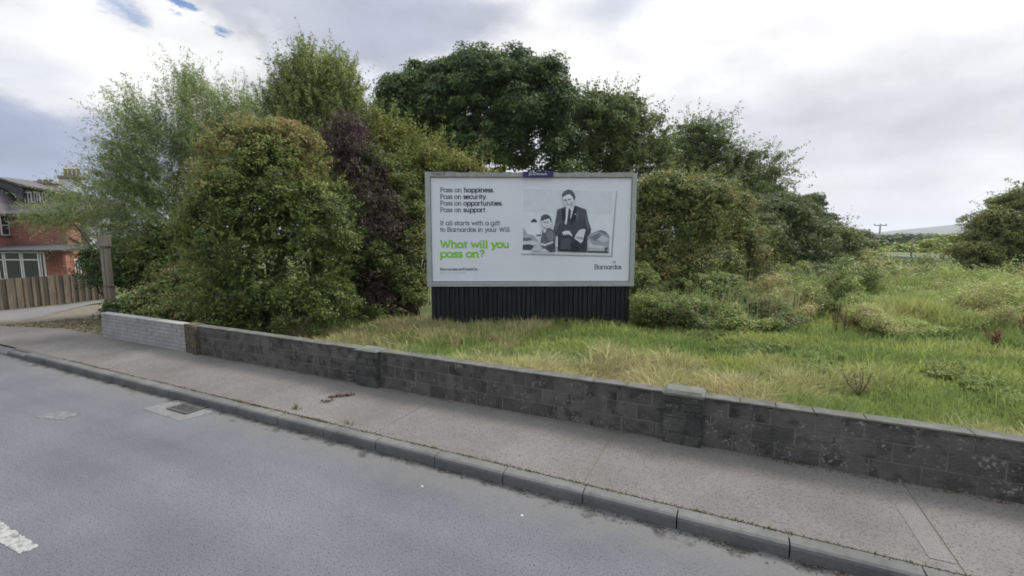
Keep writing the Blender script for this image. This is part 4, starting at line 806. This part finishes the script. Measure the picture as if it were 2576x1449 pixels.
def brickmat(name, c1, c2, mort, sc_=1.0):
    m = bpy.data.materials.new(name); m.use_nodes = True; t = m.node_tree; b = t.nodes['Principled BSDF']; b.inputs['Roughness'].default_value = .9
    co = t.nodes.new('ShaderNodeTexCoord'); mp_ = t.nodes.new('ShaderNodeMapping'); mp_.inputs['Rotation'].default_value = (math.pi / 2, 0, 0); t.links.new(co.outputs['Object'], mp_.inputs[0])
    br = t.nodes.new('ShaderNodeTexBrick'); br.inputs['Scale'].default_value = 1; br.inputs['Brick Width'].default_value = .23; br.inputs['Row Height'].default_value = .078; br.inputs['Mortar Size'].default_value = .009
    br.inputs['Color1'].default_value = c1 + (1,); br.inputs['Color2'].default_value = c2 + (1,); br.inputs['Mortar'].default_value = mort + (1,)
    n = t.nodes.new('ShaderNodeTexNoise'); n.inputs['Scale'].default_value = .8; n.inputs['Detail'].default_value = 5; t.links.new(co.outputs['Object'], n.inputs[0])
    x = t.nodes.new('ShaderNodeMix'); x.data_type = 'RGBA'; x.blend_type = 'MULTIPLY'; x.inputs[0].default_value = .6; t.links.new(mp_.outputs[0], br.inputs[0]); t.links.new(br.outputs[0], x.inputs[6])
    r = t.nodes.new('ShaderNodeMapRange'); r.inputs[1].default_value = .3; r.inputs[2].default_value = .7; r.inputs[3].default_value = .6; r.inputs[4].default_value = 1.1; t.links.new(n.outputs[0], r.inputs[0]); cmb = t.nodes.new('ShaderNodeCombineColor')
    for k in range(3): t.links.new(r.outputs[0], cmb.inputs[k])
    t.links.new(cmb.outputs[0], x.inputs[7]); t.links.new(x.outputs[2], b.inputs['Base Color']); return m
m_red = brickmat('red_brick', (.27, .08, .06), (.35, .125, .09), (.29, .19, .155)); m_or = brickmat('orange_brick', (.55, .2, .12), (.62, .26, .17), (.5, .32, .26))
m_slate = mat('roof_slate', (.075, .066, .07), (.11, .10, .105), 2, .7, .4, 30); m_white = mat('white_paint', (.72, .73, .74), (.62, .63, .64), 3, .6)
m_glass = mat('window_glass', (.03, .035, .04)); m_glass.node_tree.nodes['Principled BSDF'].inputs['Roughness'].default_value = .08; m_glass.node_tree.nodes['Principled BSDF'].inputs['Specular IOR Level'].default_value = .8
m_dark = mat('dark_timber', (.05, .05, .052), (.08, .08, .08), 3, .8); m_render = mat('white_render', (.62, .64, .66), (.52, .54, .56), 2, .9); m_capst = mat('chimney_cap', (.2, .16, .12), (.3, .25, .19), 6, .9); m_pot = mat('clay_pot', (.55, .48, .36), (.42, .36, .27), 6, .8)
HD = 31.0
hbase = at(100, 680, HD); hz = -1.15
hs = empty('brick_house', (hbase[0], hbase[1], hz), 'red brick house with slate roof and dormer at the left edge', 'house')
def HX(x): return (x - CX) / F * HD          # metres along the house front from a photograph column
KEY = 1.0
def zc(x, y): return float(at(x, y, HD)[2])
def ux(x, y): return float((at(x, y, HD) - C0) @ rt)
th = math.radians(0)
def HM(u, dpt, z): p = C0 + rt * u + fh * (HD + dpt); return (p[0], p[1], z)
def hbx(mb, xa, xb, ya, yb, d0, d1, m=0, zbot=None, **k):
    (u0_, zt_), (u1_, zb_) = PX(xa, ya, d0), PX(xb, yb, d0)
    mb.box(u0_, u1_, d0, d1, hz - .1 if zbot == 'g' else zb_, zt_, m, M=HM, **k)
def PX(x, y, d):                            # photograph point -> (u, z) on the plane d metres behind the house front
    p = at(x, y, HD + d); return float((p - C0) @ rt), float(p[2])
uL = ux(-330, 600); uB = PX(25, 560, 0)[0]; uC = PX(164, 560, 0)[0]; zE = PX(90, 539, 0)[1]
DB = 1.05                                   # the right hand wall runs back about a metre
b = MB(); b.box(uL, uC, 0, DB, hz - .1, zE, 0, M=HM); b.box(uL, uC - 4.4, DB + .001, 5.6, hz - .1, zE, 0, M=HM); b.build('wall', m_red, hs)
b = MB(); b.box(uL, uB, -3.0, -.003, hz - .1, zE + .04, 0, M=HM); b.build('bay_wall', m_red, hs)
b = MB(); zR = PX(100, 477, 2.4)[1]
b.prism([(-.35, zE - .09), (-.35, zE + .02), (2.6, zR), (5.9, zE), (5.9, zE - .09)], uL, uC + .25, lambda t, a, z: HM(t - (max(0, (z - zE)) * .8 + max(0, a - .9) * .98 if t > uL + 1 else 0), a, z)); roof = b.build('roof', m_slate, hs)
b = MB(); uW = uB + .18; zW = zE + .02; b.prism([(uW, zW - .1), (uW, zW), (uW - 1.9, zW + 2.15), (uW - 4.2, zW), (uW - 4.2, zW - .1)], -3.4, 1.4, lambda t, a, z: HM(a, t, z)); b.build('bay_roof', m_slate, hs)
b = MB(); b.box(uB + .19, uC + .28, -.46, -.352, zE - .1, zE + .03, 0, M=HM); b.box(uB + .181, uB + .28, -3.4, -.47, zE - .1, zE + .02, 0, M=HM); b.build('gutter', m_dark, hs)
# dormer
a0, z0 = PX(54, 530, 1.0); a1, z1 = PX(121, 480, 1.0)
b = MB(); b.box(a0, a1, 1.0, 2.8, z0 - .3, z1, 0, M=HM); dm = b.build('dormer', m_dark, hs)
q_ = [PX(x, y, .8) for x, y in ((-14, 462), (57, 500), (57, 473), (-14, 449))]
b = MB(); b.prism(q_, .8, 2.6, lambda t, a, z: HM(a, t, z)); b.build('dormer_cheek', m_dark, dm)
q_ = [PX(x, y, .7) for x, y in ((-16, 448), (60, 471), (124, 482), (124, 477), (60, 466), (-16, 443))]
b = MB(); b.prism(q_, .7, 3.0, lambda t, a, z: HM(a, t, z)); b.build('dormer_roof', m_slate, dm)
def win(parent, ua_, ub_, za_, zb_, d, bars=1, mid=None, nm='window', side=False, fr_=.05):   # frame box with panes, on a front (side=False) or a right-facing wall
    MM = HM if not side else (lambda a, q, z: HM(d + .0 - q, a, z))
    d_ = d if not side else 0
    b = MB(); b.box(ua_, ub_, d_ - .05, d_ - .003, za_, zb_, 0, M=MM); w_ = b.build(nm, m_white, parent); g_ = MB(); k = bars; sp_ = (ub_ - ua_ - fr_) / k
    zz = [(za_ + fr_, zb_ - fr_)] if mid is None else [(za_ + fr_, za_ + (zb_ - za_) * mid - fr_ / 2), (za_ + (zb_ - za_) * mid + fr_ / 2, zb_ - fr_)]
    for q in range(k):
        for y0, y1 in zz: g_.box(ua_ + fr_ + q * sp_, ua_ + (q + 1) * sp_, d_ - .056, d_ - .052, y0, y1, 0, M=MM)
    g_.build('pane', m_glass, w_); return w_
for xa, xb in ((62, 84), (86, 105), (107, 119)):
    (ua_, zb_), (ub_, za_) = PX(xa, 483, 1.0), PX(xb, 521, 1.0); win(hs, ua_, ub_, za_, zb_, 1.0, 2 if xb < 110 else 1)
zz0 = PX(14, 592, -.4)[1]; zz1 = PX(14, 541, -.4)[1]; win(hs, -.62, -.12, zz0, zz1, uB, 1, .5, side=True)
b = MB(); b.box(-.68, -.06, -.09, -.004, zz0 - .09, zz0 - .003, 0, M=lambda a, q, z: HM(uB - q, a, z)); b.build('sill', m_dark, hs)
# conservatory under a lean-to canopy
DC = -1.9; uK = PX(115, 650, DC)[0]; zK = PX(60, 632, DC)[1]; uCan = PX(171, 630, DC)[0]
b = MB(); b.box(uL, uK, DC, -.005, hz - .1, zK, 0, M=HM); con = b.build('conservatory', m_red, hs)
b = MB(); b.prism([(DC - .3, zK + .002), (DC - .3, zK + .09), (-.02, zK + .42), (-.02, zK + .002)], uL, uCan, lambda t, a, z: HM(t, a, z)); b.build('canopy', m_dark, hs)
zlow = PX(60, 684, DC)[1]
for xa, xb in ((-62, -6), (-4, 10), (13, 54), (57, 99)): win(hs, PX(xa, 650, DC)[0], PX(xb, 650, DC)[0], zlow - .5, zK - .04, DC, 1, .72, 'conservatory_window', fr_=.07)
win(hs, PX(103, 650, DC)[0], PX(113, 650, DC)[0], hz, zK - .05, DC, 1, None, 'conservatory_door', fr_=.06)
b = MB(); b.box(PX(158, 650, DC)[0], PX(165, 650, DC)[0], DC, DC + .3, hz - .1, zK, 0, M=HM); b.build('porch_pier', m_red, hs)
(ua_, zb_), (ub_, za_) = PX(134, 643, 0), PX(149, 684, 0); win(hs, ua_, ub_, za_ - .8, zb_, 0, 1)
zz0 = PX(180, 684, .5)[1]; zz1 = PX(180, 652, .5)[1]; win(hs, .3, .72, zz0 - .3, zz1, uC, 2, side=True)
b = MB(); b.tube([HM(uC + .06, .12, zE - 1.5), HM(uC + .06, .75, zE - 1.9), HM(uC + .06, .8, zE - 2.2), HM(uC + .06, .95, hz)], .045, 6); b.build('downpipe', m_dark, hs)
# chimneys + house behind
def chim(parent, xa, xb, ycap, ybot, pots, potc, dd, ptop):
    b = MB(); hbx(b, xa + 5, xb - 5, ycap + 8, ybot, dd, dd + .8); st = b.build('chimney', m_render, parent)
    b = MB(); hbx(b, xa, xb, ycap, ycap + 6, dd - .12, dd + .92); hbx(b, xa + 3, xb - 3, ycap + 5.9, ycap + 9, dd - .05, dd + .85); b.build('chimney_cap', m_capst, st)
    for k in range(pots):
        x = xa + (xb - xa) * (k + 1) / (pots + 1); c = MB(); u, z0 = PX(x, ycap, dd); z1 = PX(x, ptop, dd)[1]
        c.tube([HM(u, dd + .4, z0), HM(u, dd + .4, z0 + (z1 - z0) * .8), HM(u, dd + .4, z0 + (z1 - z0) * .82), HM(u, dd + .4, z1)], [.13, .11, .15, .14], 10); c.build('chimney_pot', potc, st)
chim(hs, 72, 130, 455, 500, 3, m_capst, 3.2, 450)
h2 = empty('white_house', HM(ux(190, 600), 9, -1.2), 'white rendered house with tall chimney half hidden behind the willow', 'house')
b = MB(); hbx(b, 60, 236, 540, 690, 6.5, 7.8, 0, 'g'); b.build('wall', m_render, h2)
b = MB(); zE = PX(190, 541, 6.5)[1] + .01; b.prism([(6.1, zE - .1), (6.1, zE), (8.4, zE + 1.4), (8.9, zE), (8.9, zE - .1)], ux(40, 540), ux(256, 540), lambda t, a, z: HM(t * 1.2, a, z)); b.build('roof', m_slate, h2)
chim(h2, 143, 198, 441, 545, 4, m_pot, 8.2, 421)
win(h2, PX(201, 590, 6.5)[0], PX(210, 590, 6.5)[0], PX(205, 608, 6.5)[1], PX(205, 585, 6.5)[1], 6.5, 1)
h3 = empty('garage', HM(ux(225, 650), 3, -1.2), 'low grey roofed outbuilding beside the brick house', 'outbuilding')
b = MB(); hbx(b, 204, 262, 640, 690, 2.4, 5, 0, 'g'); b.build('wall', m_render, h3)
b = MB(); b.prism([(2.1, zc(230, 643)), (2.1, zc(230, 640)), (5.2, zc(230, 622)), (5.2, zc(230, 643))], ux(202, 640), ux(268, 640), lambda t, a, z: HM(t, a, z)); b.build('roof', m_slate, h3)
b = MB(); hbx(b, 208, 230, 660, 690, 2.33, 2.398, 0, 'g'); b.build('garage_door', m_dark, h3)

# ------------------------------------------------------------------ distance at the right
m_pole = mat('pole_timber', (.24, .21, .17), (.33, .3, .25), 5, .9)
p = at(2207, 650, 95); e = empty('utility_pole', (p[0], p[1], -.1), 'distant timber utility pole with crossarm against the hills', 'pole')
b = MB(); zt = float(at(2207, 564, 95)[2]); b.tube([(p[0], p[1], -.2), (p[0], p[1], zt)], [.18, .14], 8); b.build('shaft', m_pole, e)
b = MB(); b.box(-1.3, 1.3, -.06, .06, zt - .3, zt - .14, 0, M=lambda a, q, z: (p[0] + rt[0] * a - rt[1] * q, p[1] + rt[1] * a + rt[0] * q, z))
for a in (-1.2, 0, 1.2): b.tube([(p[0] + rt[0] * a, p[1] + rt[1] * a, zt - .14), (p[0] + rt[0] * a, p[1] + rt[1] * a, zt + .1)], .07, 6)
b.build('crossarm', m_dark, e)
p = at(2290, 660, 42); e = empty('wooden_post', (p[0], p[1], -.1), 'slim bare wooden post near the metal fence panel', 'post')
b = MB(); zt = float(at(2290, 600, 42)[2]); b.tube([(p[0], p[1], -.2), (p[0], p[1], zt - .06), (p[0], p[1], zt)], [.09, .075, .05], 8); b.build('shaft', m_pole, e)
m_galv = mat('galvanised_steel', (.36, .38, .4), (.28, .3, .32), 8, .5); m_galv.node_tree.nodes['Principled BSDF'].inputs['Metallic'].default_value = .3
A = at(2225, 660, 36); B_ = at(2440, 660, 31); zA = .9; e = empty('metal_fence', (B_[0], B_[1], -.1), 'galvanised mesh fence panel with rounded corner beyond the scrub', 'fence')
d_ = B_ - A; d_[2] = 0; b = MB(); zt = float(at(2420, 651, 31.3)[2])
b.tube([(A[0], A[1], -.2), (A[0], A[1], zt - .1), tuple(A[:2] + d_[:2] * .02) + (zt,), tuple(A[:2] + d_[:2] * .5) + (zt,), tuple(A[:2] + d_[:2] * .97) + (zt,), (B_[0], B_[1], zt - .12), (B_[0], B_[1], -.2)], .045, 7); b.build('frame', m_galv, e)
b = MB(); nV = 44
for k in range(1, nV): q = A[:2] + d_[:2] * k / nV; b.tube([(q[0], q[1], .0), (q[0], q[1], zt - .01)], .006, 4)
for k in range(6): z = .05 + (zt - .1) * k / 6; b.tube([(A[0], A[1], z), (B_[0], B_[1], z)], .007, 4)
b.build('mesh_infill', m_galv, e)
b = MB(); b.face([ground(x, y, -.05) for x, y in ((2425, 712), (2510, 707), (2900, 712), (2900, 760), (2620, 742), (2500, 736))]); tag(b.build('side_road', m_lane), kind='structure')
# far trees: hedgerow trees one can tell apart
PF = [(.035, .05, .03), (.055, .075, .035), (.085, .105, .045)]; PF2 = [(.08, .11, .03), (.13, .16, .04), (.17, .19, .05)]
far = [(2150, 598, 120, 30, 18, PF, 'dark hedgerow tree left of the distant pole'), (2180, 606, 130, 22, 12, PF, 'small dark hedgerow tree just left of the distant pole'), (2235, 612, 120, 30, 12, PF, 'dark low tree between the distant pole and the bare post'), (2275, 606, 140, 24, 10, PF, 'small round tree behind the bare wooden post'), (2330, 606, 140, 30, 9, PF, 'low dark tree right of the bare wooden post'),
       (2350, 626, 75, 55, 22, PF2, 'bright green hedge bush behind the metal fence panel'), (2270, 636, 75, 50, 18, PF2, 'yellowish hedge bush at the foot of the bare post'), (2390, 612, 90, 35, 16, PF2, 'light green tree beside the large olive bush'), (2190, 632, 85, 40, 22, PF, 'dull green hedge bush at the foot of the distant pole')]
for x, y, d, rx, ry, pal, lab in far:
    e, p = mk('hedgerow_tree', x, 650, d, lab, 'tree', 'hedgerow trees in the distance'); bl = [BB(x, y, d, rx, ry), BB(x - rx * .5, y + ry * .5, d, rx * .6, ry * .8), BB(x + rx * .5, y + ry * .5, d, rx * .6, ry * .8)]
    crown('crown', e, bl, 110, 45, .013 * d, .006 * d, pal, .7, .15, .5); trunk(e, p, bl[:1], .15, nb=1)
# far-off woods: one belt all round
n = 7000; a = rng.uniform(-2.6, 1.9, n); r_ = rng.uniform(230, 420, n); hgt = .2 + 1.6 * vnoise(np.stack([a * 20, a * 9], 1), 1, 51) + rng.uniform(0, 1.0, n)
c = np.column_stack([r_ * np.sin(a), r_ * np.cos(a), hgt * rng.uniform(.1, 1, n)]); per = 14; d2 = nrm(rng.normal(size=(n, per, 3))); pz = (c[:, None] + d2 * np.array([3, 3, 1.2])).reshape(-1, 3); nn = nrm((d2 + np.array([0, 0, .5])).reshape(-1, 3)); k = pz[:, 2] > -.5
tag(leafmesh('distant_woods', pz[k], nn[k], rng.uniform(1.2, 2.4, n * per)[k], .8, palette(PF, rng.uniform(0, 1, k.sum()), .15), None), 'band of dark far off woods along the horizon', 'woods', kind='stuff')
m_hill = mat('far_hill', (.07, .09, .07), (.11, .12, .09), .004, .95)
b = MB(); R = 3200; prev = None
for q in range(61):
    a = math.radians(-75 + q * 2.6 / 1.0); a = math.radians(-80 + q * 2.5)
    ad = math.degrees(a); a1, e1 = azel(2200, 588); a2, e2 = azel(2430, 567)
    h = np.interp(ad, [-80, -10, a1 - 2, a1 + 1, a1 + 4, a2, a2 + 12, a2 + 40], [30, 38, 6, 20, 40, 74, 95, 60]) + 5 * math.sin(q * 1.7); cur_ = [(math.sin(a) * (R - 900), math.cos(a) * (R - 900), -3), (math.sin(a) * R, math.cos(a) * R, h), (math.sin(a) * (R + 900), math.cos(a) * (R + 900), -3)]
    if prev: b.face([prev[0], cur_[0], cur_[1], prev[1]]); b.face([prev[1], cur_[1], cur_[2], prev[2]])
    prev = cur_
tag(b.build('hills', m_hill), kind='structure')

# ------------------------------------------------------------------ small things
# dock stems with red-brown seed heads
PR = [(.06, .028, .02), (.10, .045, .03), (.13, .065, .04)]
for k, (x, y, h, lab) in enumerate([(2100, 832, .8, 'tall red brown dock plant at the edge of the brambles'), (2125, 838, .6, 'shorter dock plant leaning right beside the tall red brown one'), (2165, 826, .5, 'small dock plant right of the bramble edge pair'), (2405, 822, .5, 'left one of two brown dock stems in pale weeds'), (2425, 820, .45, 'right one of two brown dock stems in pale weeds'), (2492, 878, .55, 'brown dock plant near the right side of the meadow'), (2508, 880, .45, 'thin brown dock plant at the right of the meadow, lower of the pair'), (2572, 858, .7, 'dark dock plant cut by the right edge of the view'), (2160, 1000, .5, 'grey dead stalk leaning in the grass right of the capped pier'), (1895, 985, .35, 'short dead stalk in the grass just right of the capped pier')]):
    p = ground(x, y, -.1); sc_ = 1.0
    e = empty('dock_plant', p, lab, 'plant', 'dead dock plants in the meadow'); tips = []
    for q in range(4):
        b = MB()
        t_ = p + np.array([rng.normal() * .1, rng.normal() * .1, h * rng.uniform(.7, 1.1)]); b.tube([p + rng.normal(size=3) * .02, (p + t_) / 2 + rng.normal(size=3) * .02, t_], [.008, .007, .004], 5); b.build('stem', m_fence2, e); pos = p + (t_ - p) * rng.uniform(.3, 1, (60, 1)) + rng.normal(size=(60, 3)) * .022
        leafmesh('seed_head', pos, nrm(rng.normal(size=pos.shape)), rng.uniform(.02, .04, len(pos)), .8, palette(PR if k < 8 else [(.1, .09, .06), (.16, .14, .1)], rng.uniform(0, 1, len(pos)), .2), e)
# drain
c = ground(482, 1024, 0); dr = empty('drain_cover', (c[0], c[1], 0), 'cast iron road drain grating in a concrete patch by the kerb', 'drain')
m_iron = mat('cast_iron', (.05, .05, .05), (.09, .085, .08), 12, .6, .4, 60); m_patch = mat('concrete_patch', (.125, .124, .122), (.16, .158, .155), 3, .9, .5, 70, (.22, .22, .21), 14, .5)
b = MB(); b.face([(c[0] - .6, 3.6, .004), (c[0] + .42, 3.56, .004), (c[0] + .55, 4.055, .004), (c[0] - .5, 4.055, .004)]); b.build('concrete_surround', m_patch, dr)
m_pit_shade = mat('drain_shade', (.01, .01, .01)); b = MB(); b.face([(c[0] - .2, c[1] - .18, .008), (c[0] + .22, c[1] - .18, .008), (c[0] + .22, c[1] + .18, .008), (c[0] - .2, c[1] + .18, .008)]); b.build('pit_shade', m_pit_shade, dr)  # flat sheet, the shade below the bars painted as near-black colour
b = MB()
for q in range(8): x = c[0] - .2 + .056 * q; b.box(x, x + .026, c[1] - .18, c[1] + .18, .009, .02)
b.box(c[0] - .24, c[0] - .205, c[1] - .22, c[1] + .22, .005, .022); b.box(c[0] + .222, c[0] + .255, c[1] - .22, c[1] + .22, .005, .022); b.box(c[0] - .204, c[0] + .221, c[1] - .22, c[1] - .182, .005, .022); b.box(c[0] - .204, c[0] + .221, c[1] + .182, c[1] + .22, .005, .022); b.box(c[0] - .204, c[0] + .221, c[1] - .015, c[1] + .015, .0095, .0215)
b.build('grating', m_iron, dr)
# dead leaf frond on the pavement
def litterpile(name, lab, cat, x0, y0, x1, y1, n, pal, s, z=.125):
    A, B2 = ground(x0, y0, z), ground(x1, y1, z); t = rng.uniform(0, 1, (n, 1)); pos = A + (B2 - A) * t + rng.normal(size=(n, 3)) * np.array([.02, .03, 0]); pos[:, 2] = z + .004 + np.abs(rng.normal(size=n)) * .012
    return tag(leafmesh(name, pos, nrm(rng.normal(size=(n, 3)) * .5 + up), rng.uniform(.5, 1.3, n) * s, .5, palette(pal, rng.uniform(0, 1, n), .25), None), lab, cat)
litterpile('dead_frond', 'curled reddish brown dead frond lying on the pavement', 'leaf litter', 830, 999, 884, 995, 70, [(.05, .026, .018), (.10, .05, .03), (.035, .022, .016)], .06)
litterpile('dead_leaf', 'flattened dark scrap beside the brown frond on the pavement', 'leaf litter', 812, 1013, 832, 1010, 14, [(.045, .04, .035), (.065, .06, .055)], .06)
m_lit = mat('litter_white', (.45, .45, .45))
for x, y, lab in ((1062, 1225, 'tiny white litter scrap on the road, the farther one'), (1313, 1298, 'tiny white litter scrap on the road, the nearer one')):
    p = ground(x, y, 0); b = MB(); b.face([p + np.array([-.014, -.007, .006]), p + np.array([.012, -.009, .004]), p + np.array([.016, .005, .01]), p + np.array([-.006, .01, .012])]); tag(b.build('litter', m_lit), lab, 'litter')
# grass and weeds sprouting along kerb back joint and wall foot
def tufts(name, lab, pts, per, h, col, z=.12, spread=.04):
    N_ = len(pts) * per; c = np.repeat(pts, per, 0); a = rng.uniform(0, 6.28, N_); hh_ = h * rng.uniform(.3, 1.2, N_); base = np.column_stack([c + rng.normal(size=(N_, 2)) * spread * [1, .25], np.full(N_, z)]); tip = base + np.stack([np.cos(a) * hh_ * .6, np.sin(a) * hh_ * .6, hh_], 1); wv = np.stack([np.sin(a), -np.cos(a), a * 0], 1) * .006
    Vv = np.stack([base - wv, base + wv, tip], 1); return tag(link(name, rawmesh(name, Vv.reshape(-1, 3), np.arange(3 * N_).reshape(-1, 3), 3, np.repeat(palette(col, rng.uniform(0, 1, N_), .2), 3, 0)), None, M_GRASS), lab, 'weeds', kind='stuff')
nk = 520; X = np.concatenate([rng.uniform(-12, 8, nk), rng.normal(size=60) * .3 - 6.3, rng.normal(size=40) * .15 - 5.0]); tufts('kerb_weeds', 'moss and tiny weeds in the joint behind the kerb', np.column_stack([X, 4.212 + rng.normal(size=len(X)) * .008]), 7, .022, [(.035, .04, .015), (.06, .07, .022), (.07, .06, .035)])
tufts('kerb_tuft', 'small green weed tuft growing at the kerb edge', np.array([ground(742, 1030, .12)[:2], ground(748, 1028, .12)[:2], ground(877, 1067, .12)[:2]]), 18, .08, [(.045, .07, .025), (.075, .1, .035)])
X = rng.uniform(-10, 3, 240); tufts('wall_foot_debris', 'dry russet debris and weeds along the foot of the wall', np.column_stack([X, 5.60 + rng.normal(size=len(X)) * .02]), 6, .025, [(.06, .04, .028), (.09, .065, .045), (.05, .047, .028)])
# gravel and leaf bits in the gutter
n = 1800; X = rng.uniform(-13, 6, n); Y = 4.05 - np.abs(rng.normal(size=n)) * .05; pos = np.column_stack([X, Y, np.full(n, .008)])
tag(leafmesh('gutter_grit', pos, nrm(rng.normal(size=(n, 3)) * .4 + up), rng.uniform(.008, .028, n), .8, palette([(.03, .027, .023), (.06, .055, .045), (.11, .10, .08), (.07, .045, .03)], rng.uniform(0, 1, n), .2), None), 'grit and leaf fragments lying in the gutter', 'grit', kind='stuff')
# leaf litter on the verge at the left
n = 5000; X = rng.uniform(-22, -13.95, n); Y = rng.uniform(5.72, 8.1, n); pos = np.column_stack([X, Y, .07 - np.minimum(Y - 5.7, 1.9) * .063 + slope(X)])
tag(leafmesh('leaf_litter', pos, nrm(rng.normal(size=(n, 3)) * .5 + up), rng.uniform(.03, .09, n), .7, palette([(.05, .042, .028), (.10, .085, .055), (.15, .13, .095), (.05, .065, .028)], rng.uniform(0, 1, n), .2), None), 'dry leaves and gravel scattered on the verge', 'leaf litter', kind='stuff')
# white weed flowers at the foot of the billboard
for k, (x, y) in enumerate(((1302, 826), (1336, 829), (1322, 830))):
    p = ground(x, y, -.1); e = empty('flower_clump', p, ('left', 'right', 'middle')[k] + ' one of three small white flower clumps at the foot of the billboard', 'flowers', 'white flowers below the billboard'); pos = p + rng.normal(size=(26, 3)) * np.array([.07, .05, .03]) + np.array([0, 0, .12])
    leafmesh('flower_heads', pos, nrm(rng.normal(size=pos.shape) + up), rng.uniform(.025, .05, 26), .9, palette([(.5, .52, .45), (.62, .62, .6)], rng.uniform(0, 1, 26), .05), e)
# ------------------------------------------------------------------ haze
hzm = bpy.data.materials.new('haze'); hzm.use_nodes = True; t = hzm.node_tree; t.nodes.remove(t.nodes['Principled BSDF']); pv = t.nodes.new('ShaderNodeVolumePrincipled')
pv.inputs['Color'].default_value = (.86, .9, 1, 1); pv.inputs['Density'].default_value = .00018; pv.inputs['Anisotropy'].default_value = .2; t.links.new(pv.outputs[0], t.nodes['Material Output'].inputs['Volume'])
b = MB(); b.box(-8000, 8000, -8000, 8000, -5, 160); tag(b.build('haze', hzm), 'thin pale air over the whole scene', 'haze', kind='stuff')
